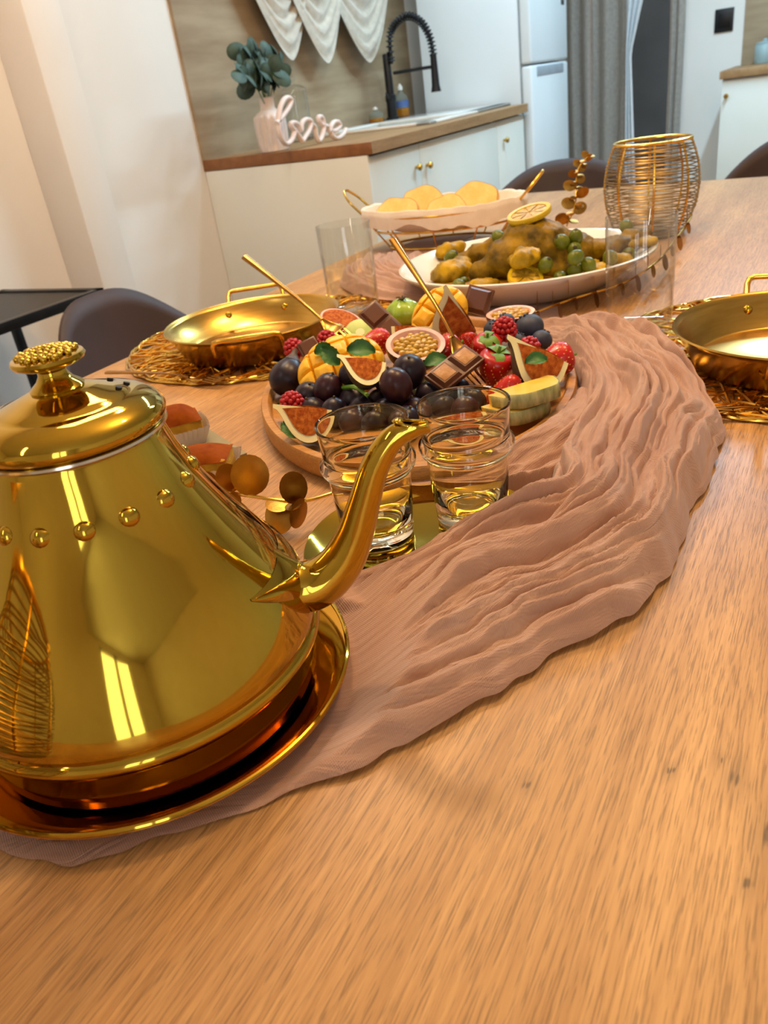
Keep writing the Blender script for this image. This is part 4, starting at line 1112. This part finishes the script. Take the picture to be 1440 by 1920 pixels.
for k, f_ in enumerate((.08, .18, .28, .38, .47, .56, .65, .74, .83, .91, .99)):
    lv.append((f_, FR*(1 if k % 2 else -1)+ZU*.35, -BK+ZU*.3*(1 if k % 3 else -1), 1 if f_ > .5 else 0, 1.0-.35*f_)); lv.append((f_, -FR*(1 if k % 2 else -1)*.5-BK*.7+ZU*.5, ZU-BK*.4, 1, .85-.3*f_))
sp3 = sprig('gold eucalyptus tip rising behind the chicken', g2, lv)

# ---------------------------------------------------------------- cakes in paper cases
M['cake'] = pm('sponge_yellow', (196, 150, 34), (172, 124, 22), 90, rough=.85, bump=.6, bscale=240)
M['caketop'] = pm('baked_brown_top', (146, 72, 14), (116, 50, 10), 60, rough=.7, bump=.3, bscale=160, spec=.06)
M['paper'] = pm('white_paper', (226, 216, 208), (216, 204, 196), 30, rough=.85)
M['card'] = pm('beige_card', (150, 136, 98), (142, 128, 92), 20, rough=.7)
cpos = (at(400, 895, 0)+at(300, 800, 0))/2
cb = MB().box((-.062, -.030, .0), (.062, .030, .0018), .0004).build('cake_card', M['card'], loc=at(376, 842, 0)+Vector((.002, .012, 0)), rot=(0, 0, R(62)))
tag(cb, 'thin beige card under the little cakes', 'card')
def cake(label, loc, rz, sx=.023, sy=.019, h=.030, dome=.0):
    t = thing('sponge_cake', label, 'cake', loc, rz, group='little sponge cakes in paper cases')
    MB().box((-sx, -sy, .002), (sx, sy, h*.70), .003).build('crumb', M['cake'], t)
    MB().grid(lambda u, v: Vector(((u-.5)*2.04*sx, (v-.5)*2.04*sy, h*.70+.0005+(h*.26+dome)*min(1, (1-abs(u-.5)**3*8)*1.0)*min(1, (1-abs(v-.5)**3*8)+.0)-.002)), 18, 18).build('brown_top', M['caketop'], t)
    def cs(u, v):
        q = u*2*PI; c, s_ = math.cos(q), math.sin(q)
        k = 1/max(abs(c), abs(s_))**.82
        fl_ = 1+.035*(1 if int(u*88+.5) % 2 else -1)*v
        return Vector((sx*c*k*(1.02+.26*v)*fl_, sy*s_*k*(1.02+.26*v)*fl_, .0005+.017*v))
    MB().grid(cs, 88, 4, cu=True).build('paper_case', M['paper'], t, sharp=20)
    return t
c1 = at(378, 872, .016); c2 = at(334, 808, .016)
cake('square sponge cake with cut yellow side in a white paper case', Vector((c1.x, c1.y, T+.002)), R(-62), .026, .019, .034)
cake('domed sponge cake half hidden behind the teapot lid', Vector((c2.x+.004, c2.y+.006, T+.002)), R(-40), .024, .020, .036, .004)

# ---------------------------------------------------------------- chairs
def chair(label, loc, rz, top=.80, rad=.25, wd=.33):
    t = thing('shell_chair', label, 'chair', loc, rz, group='dark brown shell chairs')
    # local: back towards +X, seat opening towards -X
    def f(u, v):
        q = (u-.5)*2*R(128); r_ = v
        a = abs(q)/R(128)
        arm = .15*(1-max(0, (a-.60)/.40)**1.6)+.012
        hb = arm+(top-.45-.15)*math.exp(-(a/wd)**3)
        bowl = 1/(1+math.exp(-(r_-.66)*13)); bowl = max(0, (bowl-.0006))
        R_ = rad*(1-.06*math.cos(2*q)) * (r_**.75 if r_ < .72 else (.72**.75+(r_-.72)*.62))
        z = .45+hb*max(0, (r_-.45)/.55)**1.7-.02*(1-r_)
        lean = .055*max(0, math.cos(q))*max(0, (r_-.5)/.5)
        return Vector((R_*math.cos(q)*1.05+lean, R_*math.sin(q), z))
    s = MB().grid(f, 72, 30).build('shell', M['chair'], t, sharp=180)
    md_ = s.modifiers.new('thick', 'SOLIDIFY'); md_.thickness = .008
    MB().lathe([(0, .425), (.12, .427), (.13, .435), (.10, .445), (0, .446)], 24).build('seat_mount', M['chairleg'], t)
    for k in range(4):
        q = PI/4+k*PI/2
        MB().tube([(.10*math.cos(q), .10*math.sin(q), .43), (.25*math.cos(q), .25*math.sin(q), .0)], [.013, .010], 10).build('leg', M['chairleg'], t)
    return t
chair('dark brown shell chair drawn up beside the left placemat', (1.055, .925, 0), R(90), .762, .26, .36)
chair('dark brown shell chair at the end of the table behind the bread basket', (2.22, .720, 0), R(2), .778, .26, .50)
chair('dark brown shell chair at the end of the table behind the wire lantern', (2.22, .085, 0), R(-3), .800, .26, .50)

# ---------------------------------------------------------------- black side table by the wall
sa = atY(85, 541, 1.70)
bt = thing('side_table', 'black metal frame side table against the white wall', 'table', (sa.x-.30, 1.66, 0))
hz = sa.z
MB().box((-.30, -.16, hz-.022), (.30, -.14, hz), .001).box((-.30, .18, hz-.022), (.30, .20, hz), .001).box((.28, -.16, hz-.022), (.30, .20, hz), .001).box((-.30, -.16, hz-.022), (-.28, .20, hz), .001).build('top_frame', M['black'], bt)
MB().box((-.28, -.14, hz-.010), (.28, .18, hz-.004)).build('top_panel', M['chairleg'], bt)
for x in (-.30, .28):
    for y in (-.16, .18):
        MB().box((x, y, 0), (x+.02, y+.02, hz-.022), .001).build('leg', M['black'], bt)
#@@NEXT

# ---------------------------------------------------------------- kitchen run along the left wall
CZ, CY, CX0, CX1 = .908, 1.265, 2.285, 3.74
sp_ = MB().box((CX0, WY-.012, CZ), (3.93, WY, 2.5)).build('wall_backsplash', M['splash']); struct(sp_)
worktop = thing('worktop', 'wood block worktop of the sink run', 'worktop', ((CX0+CX1)/2, (CY+WY)/2, CZ-.034))
hx, hy = (CX1-CX0)/2, (WY-CY)/2
SX0, SX1, SY0, SY1 = -.10, .70, -.22, .26             # sink cut-out in local coordinates
wt = MB()
for lo, hi in (((-hx+.004, -hy), (SX0, hy)), ((SX1, -hy), (hx, hy)), ((SX0, -hy), (SX1, SY0)), ((SX0, SY1), (SX1, hy))):
    wt.box((lo[0], lo[1], 0), (hi[0], hi[1], .034))
wt.build('slab', M['work'], worktop)
MB().box((-hx, -hy, 0), (-hx+.005, hy, .034), .0008).build('end_grain', M['workend'], worktop)
cabz = CZ-.036
def cabinet(label, x0, x1, doors, knobs):
    t = thing('base_cabinet', label, 'cabinet', (x0, CY+.02, 0))
    W_ = x1-x0; D_ = WY-(CY+.02)-.006
    MB().box((0, .02, .10), (.016, D_, cabz)).box((W_-.016, .02, .10), (W_, D_, cabz)).box((.016, .02, .10), (W_-.016, D_, .116)).box((.016, D_-.008, .116), (W_-.016, D_, cabz)).build('carcass', M['cab'], t)
    MB().box((.0, .06, 0), (W_, .075, .10)).build('plinth', M['cab'], t)
    for (a, b_), kx in zip(doors, knobs):
        d = MB().box((a-x0+.0015, 0, .105), (b_-x0-.0015, .0185, cabz-.006), .001).build('door', M['cab'], t)
        if kx is not None:
            p = atY(kx[0], kx[1], CY+.02)
            MB().lathe([(0, .024), (.009, .023), (.012, .018), (.010, .012), (.005, .008), (.005, 0), (0, 0)], 20).build('knob', M['knob'], d).matrix_local = basis((0, -1, 0), (1, 0, 0), (p.x-x0, 0, p.z))
    return t
s1 = atY(789, 312, CY+.02).x; s2 = atY(932, 265, CY+.02).x
cabinet('white end cabinet with two knobbed doors under the sink', CX0+.012, s2, [(CX0+.012, s1), (s1, s2)], [(779, 314), (799, 310)])
cabinet('white cabinet beside the fridge', s2, CX1-.005, [(s2, CX1-.005)], [(944, 263)])
MB().box((CX0+.001, CY+.018, 0), (CX0+.0115, WY-.002, cabz), .001).build('cabinet_end_panel', M['cab'])
tag(bpy.data.objects['cabinet_end_panel'], 'plain cream end panel closing the sink run', 'panel')
# sink
wc = worktop.location
sink = thing('kitchen_sink', 'white ceramic inset sink in the wood worktop', 'sink', (wc.x, wc.y, CZ))
def rim_box(mb, x0, x1, y0, y1, z0, z1, b_): mb.box((x0, y0, z0), (x1, y1, z1), b_)
sm = MB()
for lo, hi in (((SX0-.03, SY0-.03), (SX0+.03, SY1+.03)), ((SX1-.37, SY0-.03), (SX1+.03, SY1+.03)), ((SX0-.03, SY0-.03), (SX1+.03, SY0+.03)), ((SX0-.03, SY1-.05), (SX1+.03, SY1+.03))):
    sm.box((lo[0], lo[1], .0005), (hi[0], hi[1], .011), .004)
sm.build('rim', M['white'], sink)
b_ = MB()
b_.box((SX0+.02, SY0+.02, -.17), (SX1-.345, SY1-.04, -.165)).box((SX0+.02, SY0+.02, -.17), (SX0+.027, SY1-.04, .004)).box((SX1-.352, SY0+.02, -.17), (SX1-.345, SY1-.04, .004)).box((SX0+.02, SY0+.02, -.17), (SX1-.345, SY0+.027, .004)).box((SX0+.02, SY1-.047, -.17), (SX1-.345, SY1-.04, .004))
b_.build('bowl', M['white'], sink)
# spring tap
fb = atZ(737, 224, CZ+.011)
fx = fb.x
tap = thing('kitchen_tap', 'tall black spring-neck kitchen tap', 'tap', fb)
MB().lathe([(0, 0), (.028, 0), (.029, .008), (.022, .012), (.021, .070), (.024, .074), (.024, .095), (.018, .100), (.016, .25), (.014, .255), (0, .255)], 28).build('column', M['black'], tap)
def tp_(x, y): return atX(x, y, fx)-fb
arc = spline([tp_(734, 120), tp_(731, 70), tp_(742, 44), tp_(766, 30), (tp_(790, 42)), tp_(806, 70), tp_(813, 105)], 60)
MB().tube(arc, .008, 10).build('hose', M['black'], tap)
coil = MB()
for k in range(30):
    i = int(1+k*57/29); a = arc[i]; tg = (arc[min(59, i+1)]-arc[i-1]).normalized()
    Mx = basis(tg, (1, 0, 0), a)
    coil.tube([Mx @ Vector((.0145*math.cos(2*PI*j/14), .0145*math.sin(2*PI*j/14), .003*j/14)) for j in range(14)], .0032, 6, closed=True)
coil.build('spring_coil', M['black'], tap)
MB().tube([tp_(812, 100), tp_(815, 135), tp_(817, 160), tp_(818, 172)], [.013, .015, .017, .022], 14).build('spray_head', M['black'], tap)
MB().tube([tp_(738, 137), tp_(818, 124)], .007, 8).build('support_arm', M['black'], tap)
lvp = tp_(735, 198)
MB().tube([(0, 0, .082), (-.045, -.01, .088), (-.075, -.02, .105)], [.007, .006, .005], 8).build('lever', M['black'], tap)
# bottles behind the tap
M['amber'] = pm('amber_liquid', (206, 138, 30), (188, 116, 22), 20, rough=.1, trans=.3)
M['bluelabel'] = pm('blue_label', (70, 96, 150), (90, 116, 168), 60, rough=.6)
M['bottle'] = pm('thin_clear_plastic', (206, 214, 206), rough=.12, trans=.85, ior=1.1)
for (x, y), lab, hh in (((766, 212), 'soap bottle with blue label and amber liquid behind the tap', .135), ((744, 219), 'small squat bottle of yellow liquid at the foot of the tap', .060)):
    p = atZ(x, y, CZ+.0005); p = Vector((min(p.x, 3.70), min(p.y, WY-.06), CZ+.0005))
    if hh < .1: p = Vector((3.42, WY-.07, CZ+.0005))
    p.z = CZ+.0108                                     # both stand on the sink rim
    t = thing('soap_bottle', lab, 'bottle', p)
    k = hh/.135
    MB().lathe([(0, 0), (.030, 0), (.032, .004), (.032, .070*k), (.026, .085*k), (.011, .100*k), (.010, .112*k), (0, .112*k)], 28).build('flask', M['bottle'], t)
    MB().lathe([(0, .001), (.0325, .001), (.0328, .034*k), (0, .034*k)], 28).build('liquid', M['amber'], t)
    if k > .6: MB().lathe([(.0330, .038), (.0333, .066)], 28).build('label', M['bluelabel'], t)
    MB().lathe([(0, .110*k), (.012, .110*k), (.012, .125*k), (.006, .128*k), (.006, hh), (0, hh)], 16).build('cap', M['white'], t)
# vase with eucalyptus, love sign, jar
M['ribbed'] = pm('blush_ceramic', (232, 216, 206), (222, 204, 194), 30, rough=.5)
vb = atY(515, 277, 1.66); vb = Vector((vb.x, 1.66, CZ))
hv = (atY(503, 182, 1.66)-vb).z
va = thing('flower_vase', 'ribbed blush ceramic vase on the worktop', 'vase', vb)
def vasef(u, v):
    k = [(0, 0), (.042, 0), (.047, .02), (.050, .45), (.049, .66), (.036, .74), (.025, .78), (.023, .82), (.023, .98), (.026, 1.0), (.021, 1.0), (.020, .80)]
    t_ = v*(len(k)-1); i = min(int(t_), len(k)-2); r_ = k[i][0]+(k[i+1][0]-k[i][0])*(t_-i); z = k[i][1]+(k[i+1][1]-k[i][1])*(t_-i)
    r_ *= 1+(.05*math.cos(14*2*PI*u) if .03 < z < .68 else 0)
    return Vector((r_*math.cos(2*PI*u), r_*math.sin(2*PI*u), z*hv))
MB().grid(vasef, 112, 40, cu=True).build('vase_body', M['ribbed'], va)
eb = thing('eucalyptus_bunch', 'grey green eucalyptus bunch standing in the blush vase', 'foliage', vb+Vector((0, 0, hv-.02)))
M['euca'] = pm('eucalyptus_green', (46, 64, 54), (74, 94, 80), 40, rough=.6)
el = MB().grid(lambda u, v: Vector((.026+.026*u*math.cos(2*PI*v), .020*u*math.sin(2*PI*v), .006*(1-u*u))), 4, 14, cv=True).mesh('leaf', M['euca'])
rng = random.Random(4)
for k in range(9):
    tip = atY(*[(448, 118), (462, 96), (480, 90), (500, 104), (517, 105), (530, 118), (455, 135), (478, 125), (512, 135)][k], 1.66-rng.uniform(-.04, .05))-eb.location
    st2 = spline([Vector((0, 0, -.02)), tip*.5+Vector((0, 0, .012)), tip], 10)
    MB().tube(st2, .0016, 5).build('stem', M['mint'], eb)
    for j in range(11):
        i = 4+j*6//11
        d = Vector((rng.uniform(-1, 1), rng.uniform(-1, 1), rng.uniform(-.4, .9)))
        inst('leaf', el, eb, mw=basis(Vector((rng.uniform(-1, 1), -1, rng.uniform(-.5, 1))), d, st2[min(9, i)]) @ Matrix.Scale(rng.uniform(.9, 1.35), 4))
M['signw'] = pm('blush_painted_wood', (232, 212, 202), (226, 204, 194), 20, rough=.6)
LYY = 1.55
lz = CZ+.001
lb = atY(590, 268, LYY)
lov = thing('love_sign', 'cut-out script sign reading love with a heart for the o', 'sign', (lb.x, LYY, lz))
def strokes(pxs, n=40, closed=False):
    P = [atY(x, y, LYY)-Vector((lb.x, LYY, lz)) for x, y in pxs]
    dz = 0
    return spline(P, n)
def letter(name, pxs, r_=.0072):
    P = strokes(pxs, 50)
    mn = min(p.z for p in P)
    MB().tube(P, r_, 10, up=(0, 1, 0), flat=1.3).build(name, M['signw'], lov)
letter('letter_l', [(518, 232), (526, 224), (540, 205), (546, 190), (540, 184), (531, 190), (524, 210), (522, 240), (528, 262), (538, 271), (548, 262), (553, 245)])
letter('heart', [(567, 266), (556, 250), (545, 236), (549, 231), (558, 234), (564, 246), (566, 232), (574, 225), (583, 229), (580, 244), (572, 258), (567, 266)])
letter('letter_v', [(583, 232), (590, 240), (593, 256), (598, 265), (604, 255), (607, 238), (604, 222), (598, 220), (597, 226), (603, 234), (614, 238)])
letter('letter_e', [(616, 246), (628, 246), (637, 238), (634, 230), (626, 230), (620, 240), (622, 254), (632, 260), (642, 254), (649, 243)])
bz = min((o.matrix_local.translation.z+min(v.co.z for v in o.data.vertices)) for o in lov.children)
lov.location.z = CZ-bz-.0004
jb = Vector((2.92, 1.83, CZ))
jb = atX(548, 200, 2.80); jb = Vector((2.80, min(jb.y, WY-.07), CZ))
jt = thing('glass_jar', 'lidded glass jar behind the love sign', 'jar', jb)
jh = (atX(548, 172, 2.80).z-CZ)
MB().lathe([(0, 0), (.045, 0), (.048, .004), (.048, jh*.86), (.044, jh), (.0415, jh), (.0455, jh*.86), (.0455, .006), (0, .006)], 36).build('jar_body', M['thin'], jt)
MB().lathe([(.046, jh+.0005), (.048, jh+.006), (.030, jh+.018), (.008, jh+.024), (.007, jh+.030), (.014, jh+.038), (.013, jh+.048), (0, jh+.052)], 32).build('lid', M['thin'], jt)
# draped swags in front of the panel
sw = thing('swag_valance', 'sheer cream swag valance hung over the sink', 'valance', (3.1, WY-.05, 1.9))
def swag(xl, xr, zt, zb, y, name):
    def f(u, v):
        x = xl+(xr-xl)*u
        sag = (1-abs(2*u-1)**1.55)
        top = zt+.03-(zt-zb)*.06*sag
        bot = zt-.06-(zt-zb-.03)*1.0*sag
        z = top+(bot-top)*v
        fold = (.011*math.sin(v*PI*13*(1+.5*v)+2*ns(u*3, v*2, xl))*sag+.010*math.sin(v*PI*5.3+u*3))*min(1, v*3)
        return Vector((x-3.1, y+fold-(.030*math.sin(PI*v)*sag)-(WY-.05), z-1.9))
    o = MB().grid(f, 46, 44).build(name, M['sheer'], sw, sharp=180)
for a, b_, tx, ty in ((462, 580, 528, 98), (528, 640, 580, 106), (600, 735, 655, 106)):
    xl, xr = atY(a, 0, WY-.06).x, atY(b_, 0, WY-.06).x
    zb = atY(tx, ty, WY-.06).z
    swag(xl-.16, xr+.16, 1.85, zb, WY-.06-.012*(tx > 540)+.006*(tx > 600), 'swag')
MB().tube([(atY(455, 0, WY).x-3.1, 0, -.02), (.75, 0, -.02)], .012, 10).build('rail', M['black'], sw)

# ---------------------------------------------------------------- fridge
FX0, FX1, FY = 3.765, 4.31, 1.25
fr = thing('fridge_freezer', 'tall white fridge freezer at the end of the sink run', 'fridge', ((FX0+FX1)/2, FY, 0))
hw = (FX1-FX0)/2
zs = atY(1025, 117, FY).z
MB().box((-hw, .055, .03), (hw, .52, 1.83), .006).build('body', M['fridge'], fr)
for z0, z1, nm in ((.06, zs-.004, 'lower_door'), (zs+.004, 1.83, 'upper_door')):
    d = MB().box((-hw, 0, z0), (hw, .048, z1), .010, 3).build(nm, M['fridge'], fr)
MB().box((-hw*.75, -.002, zs-.050), (hw*.72, .010, zs-.010), .003).build('grip_recess', pm('grip_grey', (150, 158, 166), rough=.5), fr)
MB().box((.18, -.0015, zs+.225), (.225, .0, zs+.245)).build('badge', M['black'], fr)
MB().box((-hw+.02, .08, 0), (hw-.02, .48, .03)).build('plinth', M['black'], fr)

# ---------------------------------------------------------------- drapes at the doorway
def drape(label, ya, yb, X, mat, amp=.035, n=5, z0=.03, gather=0.0, shift=0.0, seed=0):
    def f(u, v):
        z = 2.18+(z0-2.18)*v
        w_ = (yb-ya)*(1-gather*math.sin(PI*min(1, v*1.0))**2); c = (ya+yb)/2+shift*v*v
        return Vector((X+amp*math.sin(u*2*PI*n+.6*v+seed)*(.6+.4*v), c+w_*(u-.5)+.01*ns(u*4, v*3, seed), z))
    o = MB().grid(f, 120, 40).build('doorway_drape', mat, sharp=180)
    md_ = o.modifiers.new('thick', 'SOLIDIFY'); md_.thickness = .003
    return tag(o, label, 'curtain')
drape('grey linen drape next to the fridge', 1.375, 1.62, WX-.09, M['drape'], .030, 3, seed=1)
drape('grey linen drape hanging straight in the middle of the doorway', 1.17, 1.385, WX-.12, M['drape'], .028, 2, seed=3)
M['voile'] = pm('white_voile', (206, 212, 216), (218, 223, 226), 40, rough=.9, sheen=.3)
def voile(u, v):
    z = 2.18+(.30-2.18)*v
    w_ = max(.03, .30-.45*v)+.10*max(0, v-.62); yl = 1.185
    return Vector((WX-.165+.012*math.sin(u*2*PI*3+v), yl-w_*u, z))
o = MB().grid(voile, 60, 40).build('doorway_voile', M['voile'], sharp=180)
o.modifiers.new('thick', 'SOLIDIFY').thickness = .002
tag(o, 'white voile swept aside beside the dark doorway gap', 'curtain')
drape('narrow grey drape at the switch side of the doorway', .89, .965, WX-.07, M['drape'], .016, 2, seed=7)
MB().tube([(WX-.09, .80, 2.19), (WX-.09, 1.75, 2.19)], .013, 12).build('curtain_rod', M['black'])
tag(bpy.data.objects['curtain_rod'], 'black curtain rod above the doorway drapes', 'rod')
# switch
sw0 = atX(1358, 38, WX)
ls = thing('light_switch', 'square black light switch on the white far wall', 'switch', sw0)
MB().box((-.010, -.048, -.056), (0, .048, .056), .002).build('plate', M['black'], ls)
MB().box((-.014, -.030, -.034), (-.009, .030, .034), .002).build('rocker', M['chairleg'], ls)

# ---------------------------------------------------------------- cabinet run on the far wall
RX = 4.80
ry = atX(1352, 138, RX).y; rzt = .905
rc = thing('base_cabinet', 'white cabinet with a brass knob on the far wall beside the switch', 'cabinet', (RX, ry, 0))
MB().box((.02, -1.8, .10), (WX-RX-.004, -.006, rzt-.038), .001).build('carcass', M['cab'], rc)
MB().box((.06, -1.8, 0), (.08, -.006, .10)).build('plinth', M['cab'], rc)
for k in range(3):
    d = MB().box((0, -.6*(k+1)+.002, .105), (.0185, -.6*k-.008, rzt-.045), .001).build('door', M['cab'], rc)
    kp = atX(1362, 180, RX)
    MB().lathe([(0, .024), (.009, .023), (.012, .018), (.010, .012), (.005, .008), (.005, 0), (0, 0)], 20).build('knob', M['knob'], d).matrix_local = basis((-1, 0, 0), (0, 1, 0), (0, (kp.y-ry)-.6*k, kp.z))
o = MB().box((RX-.02, ry-1.8, rzt-.036), (WX-.002, ry+.004, rzt), .002).build('worktop', M['work'])
tag(o, 'wood block worktop on the far wall cabinets', 'worktop')
yb_ = atX(1395, 60, WX).y
struct(MB().box((WX-.012, ry-1.8, rzt), (WX, yb_, 2.5)).build('wall_far_splash', M['splash']))
jp = atX(1433, 100, WX-.12)
cn = thing('storage_jar', 'small blue grey canister on the far worktop', 'jar', (WX-.12, jp.y, rzt))
M['canister'] = pm('blue_grey_ceramic', (150, 172, 174), rough=.4)
MB().lathe([(0, 0), (.045, 0), (.048, .005), (.048, .085), (.044, .090), (0, .090)], 28).build('body', M['canister'], cn)
MB().lathe([(0, .0905), (.046, .0905), (.046, .100), (.012, .104), (.012, .116), (0, .118)], 28).build('lid', M['canister'], cn)

# ---------------------------------------------------------------- settle the loose food: small shifts (metres) so that the pieces rest against each other
SETTLE = {'mango_half': (0.0021, -0.0007, 0.0034), 'mango_half.001': (-0.0024, 0.001, 0.001), 'passion_fruit_half': (0.0025, 0.0007, 0.0033), 'passion_fruit_half.001': (0.0195, 0.0126, -0.0081),
          'passion_fruit_half.002': (0.0009, 0.0003, -0.0003), 'fig_wedge': (0.0038, -0.0005, 0.0044), 'fig_wedge.001': (-0.0096, -0.0002, 0.0097), 'fig_wedge.004': (0.008, -0.0054, 0.0095),
          'fig_wedge.005': (0, 0, 0.0021), 'grape': (-0.0032, 0.0087, 0.0007), 'grape.001': (0.0054, 0.0089, 0.0094), 'grape.002': (0.0053, 0.0037, -0.0051),
          'grape.003': (0.0039, 0.0016, 0.0044), 'grape.004': (0.006, -0.0002, 0.0051), 'grape.005': (0.0091, -0.002, -0.0081), 'grape.006': (-0.0081, -0.0149, 0.0186),
          'grape.007': (0.0051, -0.0047, 0.0079), 'grape.008': (0.0057, 0.0012, 0.0071), 'grape.009': (-0.0116, 0.0004, 0.0064), 'grape.010': (-0.0017, 0.0041, 0.0061),
          'grape.011': (-0.0057, 0.0051, 0.0062), 'grape.012': (-0.0009, 0.002, 0.001), 'grape.013': (-0.0085, 0.0001, 0.0053), 'grape.014': (-0.0055, 0.0007, 0.0069),
          'grape.015': (-0.0048, 0.0019, 0.0068), 'grape.016': (-0.0057, -0.0037, 0.0066), 'grape.017': (0.0031, -0.0038, 0.0057), 'grape.018': (-0.0009, -0.006, 0.0066),
          'grape.019': (-0.0017, -0.004, 0.0045), 'grape.020': (0.0086, -0.0053, 0.0052), 'grape.021': (0.0022, 0.0019, 0.0073), 'grape.022': (-0.0016, -0.0059, 0.0059),
          'grape_stalk': (-0.0018, -0.0003, 0.0014), 'blueberry': (0.0012, 0.0008, 0.0008), 'blueberry.001': (-0.0006, 0.0006, 0.0002), 'blueberry.002': (0.0004, -0.0023, 0.003),
          'blueberry.003': (0.0063, 0.0024, -0.0019), 'blueberry.004': (0.0012, 0.001, -0.0002), 'blueberry.005': (-0.001, 0.0009, -0.004), 'whole_fig': (-0, 0.003, 0.0028),
          'strawberry': (0.0141, 0.0083, -0.0046), 'strawberry.002': (0.0012, 0.0027, 0.0008), 'strawberry.003': (-0.005, 0.0059, -0.0003), 'strawberry.004': (-0.0001, 0.0011, 0.0027),
          'strawberry.005': (0.0176, 0.0077, -0.0057), 'strawberry.006': (0.0027, 0.0011, -0.0009), 'raspberry': (0.018, 0.0063, -0.006), 'raspberry.001': (-0.0012, -0.001, 0.0002),
          'raspberry.002': (0.0007, 0.0022, -0.0013), 'raspberry.003': (0.0023, -0.0014, 0.0011), 'raspberry.004': (-0.002, 0.0068, 0.0022), 'chocolate_piece.001': (0.0079, -0.0034, -0.0031),
          'chocolate_piece.002': (0.0006, -0.0002, 0.0008), 'chocolate_piece.003': (-0.003, -0.0008, 0.0002), 'melon_slice': (0.0001, 0.0001, 0.0078), 'melon_slice.001': (0.0081, 0.0122, 0.0095),
          'green_fruit': (0.0693, 0.0371, -0.0202), 'kiwi_slice': (0.0338, 0.0206, -0.0106), 'pineapple_slice': (0.0038, 0.0028, -0.0108), 'potato_piece': (-0.0287, -0.0061, -0.0185),
          'potato_piece.001': (-0.0109, -0.0056, 0.009), 'potato_piece.002': (-0.0049, 0.0027, -0.0039), 'potato_piece.003': (-0.0097, 0.0326, 0.0107), 'potato_piece.004': (-0.0204, -0.0068, 0.008),
          'potato_piece.005': (-0.0043, -0.0165, 0.0213), 'potato_piece.006': (0.0007, 0.0016, -0.0093), 'potato_piece.007': (-0.0019, -0.0059, -0.0128), 'potato_piece.008': (-0.0079, -0.013, -0.0147),
          'potato_piece.009': (-0.0054, 0.0056, 0.0038), 'potato_piece.010': (-0.0207, -0.0004, 0.0171), 'potato_piece.011': (-0.0008, -0.015, -0.0121), 'olive': (-0, 0.0019, 0.0011),
          'olive.001': (0.001, 0, 0.0009), 'olive.002': (0.0007, -0.001, -0.0009), 'olive.003': (-0.0016, -0.0009, -0.0011), 'olive.004': (-0.0013, 0.0012, 0.0005),
          'olive.005': (-0.0048, -0.006, 0.0044), 'olive.006': (-0.0241, 0.0162, -0.0029), 'olive.007': (-0.0049, 0.0004, -0.0023), 'olive.008': (0, 0, -0.0105),
          'olive.009': (0.0003, -0.0019, 0.002), 'olive.010': (-0.0058, 0.0029, 0.0051), 'olive.011': (0.0068, -0.001, 0.0102), 'olive.012': (0.0011, 0.002, 0.0039),
          'olive.013': (-0.0077, -0.0046, 0.0022), 'olive.014': (-0.0017, -0.0008, 0.0022), 'olive.015': (-0.0079, 0.018, 0.0263), 'olive.016': (-0.0013, -0.0022, -0.0053),
          'lemon_slice': (-0.0017, -0.0001, 0.0054), 'lemon_slice.001': (0.0005, 0.0004, -0.0047), 'mint_leaf': (0.0021, -0.0007, 0.0034), 'mint_leaf.001': (0.0021, -0.0007, 0.0034),
          'mint_leaf.002': (0.0021, -0.0007, 0.0034), 'mint_leaf.003': (0.008, -0.0054, 0.0095), 'mint_leaf.004': (0.0006, -0.0002, 0.0008)}
for k_, d_ in SETTLE.items():
    if k_ in bpy.data.objects: bpy.data.objects[k_].location += Vector(d_)
